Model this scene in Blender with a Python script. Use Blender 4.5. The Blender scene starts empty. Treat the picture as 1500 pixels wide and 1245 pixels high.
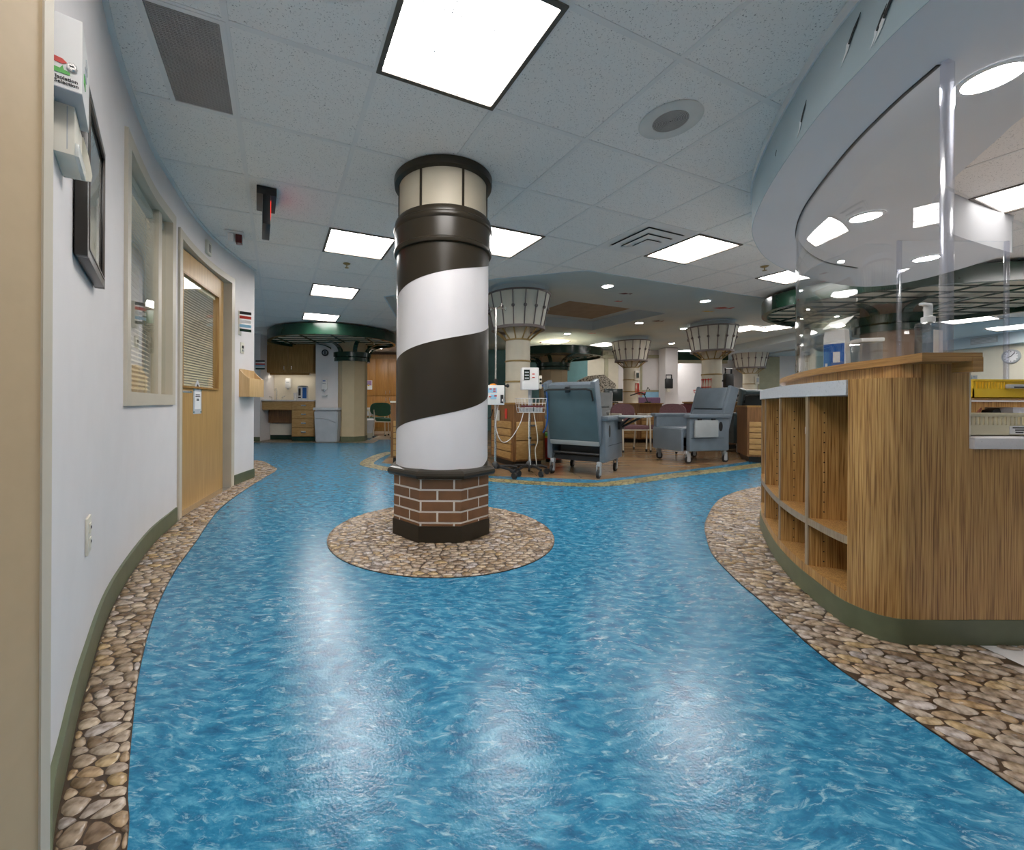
import bpy, bmesh, math, random
from mathutils import Vector, Matrix
random.seed(7)
SC = bpy.context.scene
COL = SC.collection
PI = math.pi

# ------------------------------------------------------------------ camera, world, exposure
HC, CEIL = 0.87, 2.40            # lens height and tile ceiling height (m)
FPX, CX, YH, ROLL = 600.0, 665.0, 590.8, -0.005
cam_d = bpy.data.cameras.new('camera')
cam = bpy.data.objects.new('camera', cam_d)
COL.objects.link(cam)
cam_d.sensor_fit = 'HORIZONTAL'
cam_d.sensor_width = 36.0
cam_d.lens = FPX / 1500 * 36.0
cam_d.shift_x = (750 - CX) / 1500
cam_d.shift_y = -(622.5 - YH) / 1500
cam_d.clip_start = 0.05
cam_d.clip_end = 200
cam.matrix_world = Matrix.Translation((0, 0, HC)) @ Matrix.Rotation(PI / 2, 4, 'X') @ Matrix.Rotation(-ROLL, 4, 'Z')
SC.camera = cam

world = bpy.data.worlds.new('world')
SC.world = world
world.use_nodes = True
world.node_tree.nodes['Background'].inputs[0].default_value = (0.62, 0.70, 0.80, 1)
world.node_tree.nodes['Background'].inputs[1].default_value = 0.3
vs = SC.view_settings
vs.view_transform = 'Standard'
vs.look = 'None'
vs.gamma = 1
vs.use_curve_mapping = False
vs.exposure = 0.25
SC.cycles.use_denoising = True
SC.cycles.max_bounces = 10
SC.cycles.diffuse_bounces = 5
SC.cycles.transparent_max_bounces = 24
SC.cycles.sample_clamp_indirect = 6

PANEL_E, DOWN_E = 21.0, 110.0       # radiance of the fluorescent panels and of the recessed downlights


def uv(px, py):
    a, b = px - CX, YH - py
    c, s = math.cos(ROLL), math.sin(ROLL)
    return a * c + b * s, -a * s + b * c


def G(px, py, z=0.0):
    "world x, y of the point at height z that the lens shows at px, py"
    u, v = uv(px, py)
    Y = FPX * (z - HC) / v
    return (u / FPX * Y, Y)


def XZ(px, py, Y):
    u, v = uv(px, py)
    return (u / FPX * Y, HC + v / FPX * Y)


# ------------------------------------------------------------------ materials
MATS = {}


def _node(nt, t, **kw):
    n = nt.nodes.new(t)
    for k, v in kw.items():
        setattr(n, k, v)
    return n


def mat(name, col, rough=0.5, metal=0.0, spec=0.5, coat=0.0, var=0.06, vscale=6.0, bump=0.0, bscale=200.0, emit=0.0, stretch=None, col2=None, lo=0.35, hi=0.65, detail=4.0, dist=0.0, alpha=None):
    "principled material whose colour drifts between col and col2 with a noise texture"
    if name in MATS:
        return MATS[name]
    m = bpy.data.materials.new(name)
    m.use_nodes = True
    nt = m.node_tree
    b = nt.nodes['Principled BSDF']
    tc = _node(nt, 'ShaderNodeTexCoord')
    mp = _node(nt, 'ShaderNodeMapping')
    nt.links.new(tc.outputs['Object'], mp.inputs[0])
    if stretch:
        mp.inputs['Scale'].default_value = stretch
    nz = _node(nt, 'ShaderNodeTexNoise')
    nz.inputs['Scale'].default_value = vscale
    nz.inputs['Detail'].default_value = detail
    nz.inputs['Distortion'].default_value = dist
    nt.links.new(mp.outputs[0], nz.inputs['Vector'])
    rp = _node(nt, 'ShaderNodeValToRGB')
    if col2 is None:
        col2 = tuple(c * (1 - var) for c in col)
        col = tuple(min(1, c * (1 + var)) for c in col)
    rp.color_ramp.elements[0].position = lo
    rp.color_ramp.elements[1].position = hi
    rp.color_ramp.elements[0].color = (*col2, 1)
    rp.color_ramp.elements[1].color = (*col, 1)
    nt.links.new(nz.outputs['Fac'], rp.inputs[0])
    nt.links.new(rp.outputs[0], b.inputs['Base Color'])
    b.inputs['Roughness'].default_value = rough
    b.inputs['Metallic'].default_value = metal
    b.inputs['Specular IOR Level'].default_value = spec
    b.inputs['Coat Weight'].default_value = coat
    b.inputs['Coat Roughness'].default_value = 0.1
    if emit:
        nt.links.new(rp.outputs[0], b.inputs['Emission Color'])
        b.inputs['Emission Strength'].default_value = emit
    if bump:
        n2 = _node(nt, 'ShaderNodeTexNoise')
        n2.inputs['Scale'].default_value = bscale
        n2.inputs['Detail'].default_value = 2
        nt.links.new(tc.outputs['Object'], n2.inputs['Vector'])
        bp = _node(nt, 'ShaderNodeBump')
        bp.inputs['Strength'].default_value = bump
        bp.inputs['Distance'].default_value = 0.002
        nt.links.new(n2.outputs['Fac'], bp.inputs['Height'])
        nt.links.new(bp.outputs[0], b.inputs['Normal'])
    MATS[name] = m
    return m


def floor_blue():
    m = bpy.data.materials.new('blue_marbled_vinyl')
    m.use_nodes = True
    nt = m.node_tree
    L = nt.links.new
    b = nt.nodes['Principled BSDF']
    tc = _node(nt, 'ShaderNodeTexCoord')
    # slow drift of the streak direction
    n0 = _node(nt, 'ShaderNodeTexNoise')
    n0.inputs['Scale'].default_value = 1.5
    n0.inputs['Detail'].default_value = 2
    L(tc.outputs['Object'], n0.inputs['Vector'])
    wv = _node(nt, 'ShaderNodeVectorMath', operation='MULTIPLY_ADD')
    L(n0.outputs['Color'], wv.inputs[0])
    wv.inputs[1].default_value = (0.26, 0.26, 0)
    L(tc.outputs['Object'], wv.inputs[2])
    n1 = _node(nt, 'ShaderNodeTexNoise')
    n1.inputs['Scale'].default_value = 15
    n1.inputs['Detail'].default_value = 10
    n1.inputs['Roughness'].default_value = 0.66
    n1.inputs['Distortion'].default_value = 0.4
    mp1 = _node(nt, 'ShaderNodeMapping')
    mp1.inputs['Rotation'].default_value = (0, 0, 0.25)
    mp1.inputs['Scale'].default_value = (1.0, 2.0, 1.0)
    L(wv.outputs[0], mp1.inputs[0])
    L(mp1.outputs[0], n1.inputs['Vector'])
    r1 = _node(nt, 'ShaderNodeValToRGB')
    e = r1.color_ramp.elements
    e[0].position, e[0].color = 0.30, (0.006, 0.09, 0.20, 1)
    e[1].position, e[1].color = 0.72, (0.12, 0.41, 0.57, 1)
    x = e.new(0.50)
    x.color = (0.018, 0.19, 0.34, 1)
    L(n1.outputs['Fac'], r1.inputs[0])
    # torn pale flecks
    mp = _node(nt, 'ShaderNodeMapping')
    mp.inputs['Rotation'].default_value = (0, 0, -0.2)
    mp.inputs['Scale'].default_value = (1.0, 2.7, 1.0)
    L(wv.outputs[0], mp.inputs[0])
    n2 = _node(nt, 'ShaderNodeTexNoise')
    n2.inputs['Scale'].default_value = 19
    n2.inputs['Detail'].default_value = 8
    n2.inputs['Roughness'].default_value = 0.72
    n2.inputs['Distortion'].default_value = 1.0
    L(mp.outputs[0], n2.inputs['Vector'])
    r2 = _node(nt, 'ShaderNodeValToRGB')
    e = r2.color_ramp.elements
    e[0].position, e[0].color = 0.54, (0, 0, 0, 1)
    e[1].position, e[1].color = 0.70, (1.6, 1.6, 1.6, 1)
    L(n2.outputs['Fac'], r2.inputs[0])
    n3 = _node(nt, 'ShaderNodeTexNoise')
    n3.inputs['Scale'].default_value = 2.2
    L(tc.outputs['Object'], n3.inputs['Vector'])
    mm = _node(nt, 'ShaderNodeMath', operation='MULTIPLY')
    L(r2.outputs[0], mm.inputs[0])
    L(n3.outputs['Fac'], mm.inputs[1])
    mx = _node(nt, 'ShaderNodeMixRGB')
    L(mm.outputs[0], mx.inputs[0])
    L(r1.outputs[0], mx.inputs[1])
    mx.inputs[2].default_value = (0.42, 0.66, 0.74, 1)
    L(mx.outputs[0], b.inputs['Base Color'])
    b.inputs['Roughness'].default_value = 0.21
    b.inputs['Specular IOR Level'].default_value = 0.5
    n4 = _node(nt, 'ShaderNodeTexNoise')
    n4.inputs['Scale'].default_value = 130
    n4.inputs['Detail'].default_value = 3
    L(tc.outputs['Object'], n4.inputs['Vector'])
    bp = _node(nt, 'ShaderNodeBump')
    bp.inputs['Strength'].default_value = 0.45
    bp.inputs['Distance'].default_value = 0.0016
    L(n4.outputs['Fac'], bp.inputs['Height'])
    L(bp.outputs[0], b.inputs['Normal'])
    return m


def stone_mat(name, pal):
    "each stone takes its own colour from a palette, by object and by loose piece"
    m = bpy.data.materials.new(name)
    m.use_nodes = True
    nt = m.node_tree
    L = nt.links.new
    b = nt.nodes['Principled BSDF']
    oi = _node(nt, 'ShaderNodeObjectInfo')
    ge = _node(nt, 'ShaderNodeNewGeometry')
    ad = _node(nt, 'ShaderNodeMath', operation='ADD')
    L(oi.outputs['Random'], ad.inputs[0])
    L(ge.outputs['Random Per Island'], ad.inputs[1])
    fr = _node(nt, 'ShaderNodeMath', operation='FRACT')
    L(ad.outputs[0], fr.inputs[0])
    rp = _node(nt, 'ShaderNodeValToRGB')
    e = rp.color_ramp.elements
    for i, c in enumerate(pal):
        p = i / (len(pal) - 1)
        if i == 0:
            e[0].position, e[0].color = 0, (*c, 1)
        elif i == len(pal) - 1:
            e[-1].position, e[-1].color = 1, (*c, 1)
        else:
            k = e.new(p)
            k.color = (*c, 1)
    L(fr.outputs[0], rp.inputs[0])
    tc = _node(nt, 'ShaderNodeTexCoord')
    n1 = _node(nt, 'ShaderNodeTexNoise')
    n1.inputs['Scale'].default_value = 45
    n1.inputs['Detail'].default_value = 6
    L(tc.outputs['Object'], n1.inputs['Vector'])
    r2 = _node(nt, 'ShaderNodeValToRGB')
    r2.color_ramp.elements[0].position, r2.color_ramp.elements[0].color = 0.34, (0.50, 0.45, 0.40, 1)
    r2.color_ramp.elements[1].position, r2.color_ramp.elements[1].color = 0.62, (1.12, 1.1, 1.08, 1)
    L(n1.outputs['Fac'], r2.inputs[0])
    mx = _node(nt, 'ShaderNodeMixRGB', blend_type='MULTIPLY')
    mx.inputs[0].default_value = 1
    L(rp.outputs[0], mx.inputs[1])
    L(r2.outputs[0], mx.inputs[2])
    L(mx.outputs[0], b.inputs['Base Color'])
    b.inputs['Roughness'].default_value = 0.26
    return m


def voronoi_pebbles(name, pal, scale):
    "fine pebble print for strips too far off to tell the stones apart"
    m = bpy.data.materials.new(name)
    m.use_nodes = True
    nt = m.node_tree
    L = nt.links.new
    b = nt.nodes['Principled BSDF']
    tc = _node(nt, 'ShaderNodeTexCoord')
    v1 = _node(nt, 'ShaderNodeTexVoronoi')
    v1.inputs['Scale'].default_value = scale
    L(tc.outputs['Object'], v1.inputs['Vector'])
    sp = _node(nt, 'ShaderNodeSeparateColor')
    L(v1.outputs['Color'], sp.inputs[0])
    rp = _node(nt, 'ShaderNodeValToRGB')
    e = rp.color_ramp.elements
    e[0].color, e[1].color = (*pal[0], 1), (*pal[-1], 1)
    for i in range(1, len(pal) - 1):
        k = e.new(i / (len(pal) - 1))
        k.color = (*pal[i], 1)
    L(sp.outputs[0], rp.inputs[0])
    v2 = _node(nt, 'ShaderNodeTexVoronoi', feature='DISTANCE_TO_EDGE')
    v2.inputs['Scale'].default_value = scale
    L(tc.outputs['Object'], v2.inputs['Vector'])
    r2 = _node(nt, 'ShaderNodeValToRGB')
    r2.color_ramp.elements[0].position, r2.color_ramp.elements[0].color = 0.03, (0.12, 0.09, 0.05, 1)
    r2.color_ramp.elements[1].position, r2.color_ramp.elements[1].color = 0.13, (1, 1, 1, 1)
    L(v2.outputs['Distance'], r2.inputs[0])
    mx = _node(nt, 'ShaderNodeMixRGB', blend_type='MULTIPLY')
    mx.inputs[0].default_value = 1
    L(rp.outputs[0], mx.inputs[1])
    L(r2.outputs[0], mx.inputs[2])
    L(mx.outputs[0], b.inputs['Base Color'])
    b.inputs['Roughness'].default_value = 0.3
    return m


def zebra(name, dark, mid, light, rough=0.35, s=1.0):
    "straight vertical grain: fine dark pores between paler lines"
    m = bpy.data.materials.new(name)
    m.use_nodes = True
    nt = m.node_tree
    L = nt.links.new
    b = nt.nodes['Principled BSDF']
    tc = _node(nt, 'ShaderNodeTexCoord')
    mp = _node(nt, 'ShaderNodeMapping')
    mp.inputs['Scale'].default_value = (270 * s, 270 * s, 4.5)
    L(tc.outputs['Object'], mp.inputs[0])
    n1 = _node(nt, 'ShaderNodeTexNoise')
    n1.inputs['Scale'].default_value = 1
    n1.inputs['Detail'].default_value = 3
    L(mp.outputs[0], n1.inputs['Vector'])
    r1 = _node(nt, 'ShaderNodeValToRGB')
    e = r1.color_ramp.elements
    e[0].position, e[0].color = 0.36, (*dark, 1)
    e[1].position, e[1].color = 0.70, (*light, 1)
    k = e.new(0.47)
    k.color = (*mid, 1)
    L(n1.outputs['Fac'], r1.inputs[0])
    mp2 = _node(nt, 'ShaderNodeMapping')
    mp2.inputs['Scale'].default_value = (18 * s, 18 * s, 0.6)
    L(tc.outputs['Object'], mp2.inputs[0])
    n2 = _node(nt, 'ShaderNodeTexNoise')
    n2.inputs['Scale'].default_value = 1
    L(mp2.outputs[0], n2.inputs['Vector'])
    r2 = _node(nt, 'ShaderNodeValToRGB')
    r2.color_ramp.elements[0].position, r2.color_ramp.elements[0].color = 0.3, (0.90, 0.89, 0.88, 1)
    r2.color_ramp.elements[1].position, r2.color_ramp.elements[1].color = 0.7, (1.07, 1.07, 1.07, 1)
    L(n2.outputs['Fac'], r2.inputs[0])
    mx = _node(nt, 'ShaderNodeMixRGB', blend_type='MULTIPLY')
    mx.inputs[0].default_value = 1
    L(r1.outputs[0], mx.inputs[1])
    L(r2.outputs[0], mx.inputs[2])
    L(mx.outputs[0], b.inputs['Base Color'])
    b.inputs['Roughness'].default_value = rough
    return m


def tile_mat():
    "mineral-fibre ceiling tile: pale with fine dark pin holes"
    m = bpy.data.materials.new('ceiling_tile')
    m.use_nodes = True
    nt = m.node_tree
    L = nt.links.new
    b = nt.nodes['Principled BSDF']
    tc = _node(nt, 'ShaderNodeTexCoord')
    n1 = _node(nt, 'ShaderNodeTexNoise')
    n1.inputs['Scale'].default_value = 150
    n1.inputs['Detail'].default_value = 2
    n1.inputs['Distortion'].default_value = 0.6
    L(tc.outputs['Object'], n1.inputs['Vector'])
    r1 = _node(nt, 'ShaderNodeValToRGB')
    e = r1.color_ramp.elements
    e[0].position, e[0].color = 0.29, (0.36, 0.33, 0.31, 1)
    e[1].position, e[1].color = 0.38, (0.88, 0.84, 0.80, 1)
    L(n1.outputs['Fac'], r1.inputs[0])
    L(r1.outputs[0], b.inputs['Base Color'])
    b.inputs['Roughness'].default_value = 0.9
    b.inputs['Specular IOR Level'].default_value = 0.15
    return m


def clear_mat(name, tint=(0.96, 0.98, 0.98), ior=1.49, extra=0.0, rough=0.0):
    "clear acrylic or glass: see-through with a Fresnel mirror on top"
    m = bpy.data.materials.new(name)
    m.use_nodes = True
    nt = m.node_tree
    L = nt.links.new
    nt.nodes.remove(nt.nodes['Principled BSDF'])
    out = nt.nodes['Material Output']
    tr = _node(nt, 'ShaderNodeBsdfTransparent')
    tr.inputs[0].default_value = (*tint, 1)
    gl = _node(nt, 'ShaderNodeBsdfGlossy')
    gl.inputs['Roughness'].default_value = rough
    nz = _node(nt, 'ShaderNodeTexNoise')
    nz.inputs['Scale'].default_value = 3
    rp = _node(nt, 'ShaderNodeValToRGB')
    rp.color_ramp.elements[0].color = (0.92, 0.94, 0.95, 1)
    rp.color_ramp.elements[1].color = (1, 1, 1, 1)
    L(nz.outputs['Fac'], rp.inputs[0])
    L(rp.outputs[0], gl.inputs[0])
    lw = _node(nt, 'ShaderNodeLayerWeight')      # Schlick curve, the same from both sides of a sheet
    pw = _node(nt, 'ShaderNodeMath', operation='POWER')
    L(lw.outputs['Facing'], pw.inputs[0])
    pw.inputs[1].default_value = 5
    f0 = ((ior - 1) / (ior + 1)) ** 2
    ad = _node(nt, 'ShaderNodeMath', operation='MULTIPLY_ADD', use_clamp=True)
    L(pw.outputs[0], ad.inputs[0])
    ad.inputs[1].default_value = 1 - f0
    ad.inputs[2].default_value = f0 + extra
    mx = _node(nt, 'ShaderNodeMixShader')
    L(ad.outputs[0], mx.inputs[0])
    L(tr.outputs[0], mx.inputs[1])
    L(gl.outputs[0], mx.inputs[2])
    L(mx.outputs[0], out.inputs[0])
    return m


def plank_mat():
    m = bpy.data.materials.new('wood_plank_vinyl')
    m.use_nodes = True
    nt = m.node_tree
    L = nt.links.new
    b = nt.nodes['Principled BSDF']
    tc = _node(nt, 'ShaderNodeTexCoord')
    mp = _node(nt, 'ShaderNodeMapping')
    L(tc.outputs['Object'], mp.inputs[0])
    br = _node(nt, 'ShaderNodeTexBrick')
    br.inputs['Color1'].default_value = (0.34, 0.20, 0.10, 1)
    br.inputs['Color2'].default_value = (0.45, 0.29, 0.155, 1)
    br.inputs['Mortar'].default_value = (0.16, 0.09, 0.05, 1)
    br.inputs['Scale'].default_value = 1
    br.inputs['Mortar Size'].default_value = 0.004
    br.inputs['Brick Width'].default_value = 1.0
    br.inputs['Row Height'].default_value = 0.12
    L(mp.outputs[0], br.inputs['Vector'])
    mp2 = _node(nt, 'ShaderNodeMapping')
    mp2.inputs['Scale'].default_value = (3, 60, 1)
    L(tc.outputs['Object'], mp2.inputs[0])
    n = _node(nt, 'ShaderNodeTexNoise')
    n.inputs['Scale'].default_value = 1
    L(mp2.outputs[0], n.inputs['Vector'])
    mx = _node(nt, 'ShaderNodeMixRGB', blend_type='MULTIPLY')
    mx.inputs[0].default_value = 0.45
    L(br.outputs['Color'], mx.inputs[1])
    L(n.outputs['Color'], mx.inputs[2])
    L(mx.outputs[0], b.inputs['Base Color'])
    b.inputs['Roughness'].default_value = 0.25
    return m


def granite_mat():
    m = mat('speckled_granite', (0.62, 0.58, 0.50), 0.5, col2=(0.10, 0.09, 0.07), vscale=26, lo=0.42, hi=0.56, detail=6)
    return m


def diffuser_mat(name='lit_diffuser', k=1.0):
    "prismatic lens over fluorescent tubes: three soft bright bands"
    m = bpy.data.materials.new(name)
    m.use_nodes = True
    nt = m.node_tree
    L = nt.links.new
    nt.nodes.remove(nt.nodes['Principled BSDF'])
    tc = _node(nt, 'ShaderNodeTexCoord')
    wv = _node(nt, 'ShaderNodeTexWave', wave_type='BANDS', bands_direction='Y')
    wv.inputs['Scale'].default_value = 1.65
    wv.inputs['Phase Offset'].default_value = 1.6
    L(tc.outputs['Object'], wv.inputs['Vector'])
    rp = _node(nt, 'ShaderNodeValToRGB')
    rp.color_ramp.elements[0].color = (0.90, 0.86, 0.83, 1)
    rp.color_ramp.elements[1].color = (1.0, 0.965, 0.93, 1)
    L(wv.outputs['Fac'], rp.inputs[0])
    em = _node(nt, 'ShaderNodeEmission')
    em.inputs[1].default_value = PANEL_E * k
    L(rp.outputs[0], em.inputs[0])
    L(em.outputs[0], nt.nodes['Material Output'].inputs[0])
    return m


BLUE = floor_blue()
STONE = stone_mat('river_stone', [(0.42, 0.285, 0.15), (0.48, 0.41, 0.34), (0.30, 0.225, 0.155), (0.56, 0.46, 0.35), (0.24, 0.185, 0.15), (0.48, 0.35, 0.18), (0.50, 0.45, 0.43), (0.37, 0.27, 0.17), (0.17, 0.115, 0.075), (0.47, 0.37, 0.26), (0.37, 0.33, 0.31), (0.42, 0.285, 0.15)])
GROUT = mat('dark_gravel_bed', (0.05, 0.028, 0.014), 0.4, var=0.4, vscale=60)
FARPEB = voronoi_pebbles('olive_pebble_print', [(0.30, 0.27, 0.10), (0.52, 0.46, 0.22), (0.22, 0.19, 0.10), (0.60, 0.54, 0.35), (0.40, 0.36, 0.12)], 17)
TANPEB = voronoi_pebbles('tan_pebble_print', [(0.40, 0.30, 0.18), (0.5, 0.42, 0.32), (0.25, 0.18, 0.1), (0.46, 0.33, 0.16)], 17)
ZEB = zebra('zebrano_laminate', (0.215, 0.10, 0.028), (0.42, 0.225, 0.07), (0.62, 0.385, 0.145))
ZEBEDGE = mat('zebrano_edge_band', (0.40, 0.30, 0.19), 0.4, col2=(0.29, 0.20, 0.115), vscale=4, stretch=(40, 40, 2))
ZEBH = mat('zebrano_ledge', (0.46, 0.26, 0.09), 0.3, col2=(0.29, 0.145, 0.045), vscale=6, stretch=(1, 1, 30))
MAPLE = mat('maple_veneer', (0.52, 0.325, 0.125), 0.35, col2=(0.44, 0.265, 0.095), vscale=5, stretch=(7, 7, 0.5), detail=6)
OAKD = mat('honey_cabinet_wood', (0.42, 0.235, 0.07), 0.4, col2=(0.30, 0.155, 0.04), vscale=6, stretch=(9, 9, 0.6))
OAKF = mat('drawer_front_wood', (0.50, 0.31, 0.12), 0.4, col2=(0.39, 0.22, 0.075), vscale=6, stretch=(2, 2, 12))
WALN = mat('walnut_carcass', (0.26, 0.125, 0.045), 0.4, col2=(0.17, 0.08, 0.03), vscale=6, stretch=(9, 9, 0.7))
PINE = mat('pale_pine', (0.70, 0.49, 0.25), 0.45, col2=(0.60, 0.39, 0.18), vscale=6, stretch=(8, 8, 0.6))
WHITEP = mat('white_wall_paint', (0.76, 0.725, 0.72), 0.6, var=0.015, bump=0.12, bscale=260)
CREAMP = mat('cream_wall_paint', (0.74, 0.68, 0.55), 0.6, var=0.02)
TANP = mat('tan_column_paint', (0.56, 0.45, 0.28), 0.55, var=0.03, bump=0.05)
TRIMP = mat('putty_frame_paint', (0.60, 0.54, 0.44), 0.4, var=0.02)
JAMBP = mat('sand_jamb_paint', (0.52, 0.385, 0.235), 0.45, var=0.02, vscale=40)
SKYP = mat('pale_blue_soffit_paint', (0.56, 0.65, 0.70), 0.75, var=0.02, vscale=2)
SOFP = mat('grey_blue_soffit_paint', (0.70, 0.71, 0.74), 0.8, var=0.012, vscale=2)
FASCP = mat('sea_sky_fascia_paint', (0.44, 0.52, 0.55), 0.75, col2=(0.36, 0.46, 0.50), vscale=1.5)
REVEALP = mat('blue_reveal_paint', (0.74, 0.75, 0.75), 0.6, var=0.03)
MURAL = mat('cloud_painted_blue', (0.66, 0.71, 0.68), 0.75, col2=(0.50, 0.62, 0.66), vscale=0.7, lo=0.4, hi=0.68)
TEALP = mat('teal_wall_paint', (0.11, 0.25, 0.26), 0.6)
BLUEP = mat('light_blue_wall_paint', (0.30, 0.55, 0.74), 0.6)
CREAM2 = mat('cream_lantern_column', (0.66, 0.61, 0.49), 0.55, var=0.03)
LANT = mat('lantern_shade_cream', (0.68, 0.66, 0.58), 0.55, var=0.03)
LRIB = mat('lantern_bronze_rib', (0.20, 0.165, 0.16), 0.4, var=0.1)
GOLD = mat('lantern_gold_ring', (0.34, 0.235, 0.085), 0.4)
GREEN = mat('dark_green_enamel', (0.009, 0.036, 0.021), 0.22, var=0.15)
SAGE = mat('sage_rubber_base', (0.115, 0.135, 0.078), 0.4, var=0.08, vscale=14)
TRELL = mat('trellis_panel', (0.62, 0.56, 0.44), 0.6, var=0.1, vscale=3)
BRONZE = mat('bronze_enamel', (0.032, 0.025, 0.016), 0.30, spec=0.32, var=0.08, vscale=3)
LHWHITE = mat('lighthouse_white', (0.80, 0.77, 0.78), 0.42, var=0.012)
LHPANEL = mat('lighthouse_window_beige', (0.52, 0.46, 0.35), 0.5, var=0.03)
BRICKM = mat('red_brown_brick', (0.215, 0.10, 0.042), 0.45, var=0.08, vscale=14)
MORTAR = mat('pale_mortar', (0.80, 0.74, 0.66), 0.7)
TILE = tile_mat()
TEE = mat('ceiling_tee_white', (0.80, 0.77, 0.74), 0.5, var=0.02)
LFRAME = mat('bronze_light_frame', (0.10, 0.078, 0.058), 0.4)
DIFF = diffuser_mat()
DIFFDIM = diffuser_mat('dim_lit_diffuser', 0.16)
DOWN = mat('lit_downlight', (1, 0.97, 0.95), 0.5, var=0.02, emit=DOWN_E)
DTRIM = mat('downlight_trim', (0.80, 0.80, 0.82), 0.4)
GRILLE = mat('grille_metal', (0.40, 0.36, 0.33), 0.5)
GRILLD = mat('grille_dark_slot', (0.02, 0.018, 0.016), 0.7)
SPKR = mat('speaker_ring_beige', (0.66, 0.64, 0.60), 0.5)
WPLA = mat('white_plastic', (0.78, 0.77, 0.75), 0.35, var=0.03)
CPLA = mat('cream_plastic', (0.70, 0.66, 0.56), 0.4, var=0.03)
BPLA = mat('black_plastic', (0.015, 0.015, 0.016), 0.35, var=0.2)
GPLA = mat('grey_plastic', (0.42, 0.44, 0.46), 0.45, var=0.05)
DKGRN = mat('dark_green_fabric', (0.02, 0.09, 0.05), 0.6)
CHROME = mat('brushed_steel', (0.70, 0.69, 0.67), 0.25, metal=0.9, var=0.04)
REDP = mat('red_plastic', (0.60, 0.045, 0.03), 0.4)
GRNP = mat('green_print', (0.10, 0.42, 0.08), 0.5)
BLUPR = mat('blue_print', (0.02, 0.12, 0.42), 0.4)
LBLUPR = mat('light_blue_print', (0.33, 0.60, 0.80), 0.5)
YELP = mat('yellow_plastic', (0.78, 0.52, 0.03), 0.4, var=0.05)
BEIP = mat('beige_tray_plastic', (0.62, 0.57, 0.41), 0.45)
VINYL = mat('slate_vinyl_upholstery', (0.155, 0.19, 0.225), 0.34, var=0.07, bump=0.08, bscale=120)
VINYLB = mat('slate_green_back_panel', (0.085, 0.135, 0.15), 0.4, var=0.06)
VINYLP = mat('pale_grey_vinyl', (0.36, 0.38, 0.38), 0.35)
MAUVE = mat('mauve_fabric', (0.20, 0.10, 0.11), 0.8, var=0.12, vscale=60)
PURP = mat('purple_fabric', (0.15, 0.075, 0.14), 0.8, var=0.1, vscale=60)
MAROON = mat('maroon_fabric', (0.13, 0.03, 0.035), 0.8)
LEGC = mat('cream_metal_leg', (0.72, 0.66, 0.54), 0.35)
RUBBER = mat('dark_rubber', (0.02, 0.02, 0.02), 0.6)
QUARTZ = mat('grey_quartz', (0.58, 0.60, 0.63), 0.35, col2=(0.47, 0.49, 0.52), vscale=90, lo=0.3, hi=0.45)
QUARTZW = mat('white_quartz', (0.72, 0.69, 0.69), 0.3, col2=(0.55, 0.52, 0.52), vscale=110, lo=0.28, hi=0.36)
WOODFL = plank_mat()
PALEFL = mat('pale_grey_vinyl_floor', (0.72, 0.69, 0.68), 0.3, var=0.04, vscale=30)
FARFL = mat('far_beige_floor', (0.52, 0.42, 0.31), 0.35, var=0.06)
BLIND = mat('cream_blind_slat', (0.80, 0.71, 0.52), 0.5, var=0.03)
GLASS = clear_mat('window_glass', (0.95, 0.96, 0.95), 1.4)
ACRY = clear_mat('clear_acrylic', (0.985, 0.99, 0.992), 1.49, 0.0)
ACRYE = clear_mat('polished_acrylic_edge', (0.86, 0.87, 0.93), 1.6, 0.12, 0.15)
PAPER = mat('white_paper', (0.80, 0.80, 0.80), 0.7, var=0.02)
PAPERG = mat('grey_paper', (0.47, 0.50, 0.54), 0.7, var=0.03)
INK = mat('black_ink', (0.02, 0.02, 0.02), 0.7)
BLKFR = mat('black_picture_frame', (0.022, 0.018, 0.014), 0.3, var=0.15)
BLKSIDE = mat('walnut_frame_side', (0.07, 0.05, 0.038), 0.35, var=0.15)
GRANITE = granite_mat()
TANTILE = mat('tan_coffer_panel', (0.36, 0.28, 0.20), 0.7, var=0.06)
REDGLOW = mat('exit_letter_red', (1.0, 0.05, 0.03), 0.5, emit=2.0)
OLIVEP = mat('olive_wall_panel', (0.40, 0.38, 0.26), 0.6)
SCREEN = mat('dark_screen', (0.02, 0.025, 0.02), 0.15)
CLOTH = mat('white_table_cloth', (0.78, 0.78, 0.80), 0.7, var=0.03)


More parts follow.
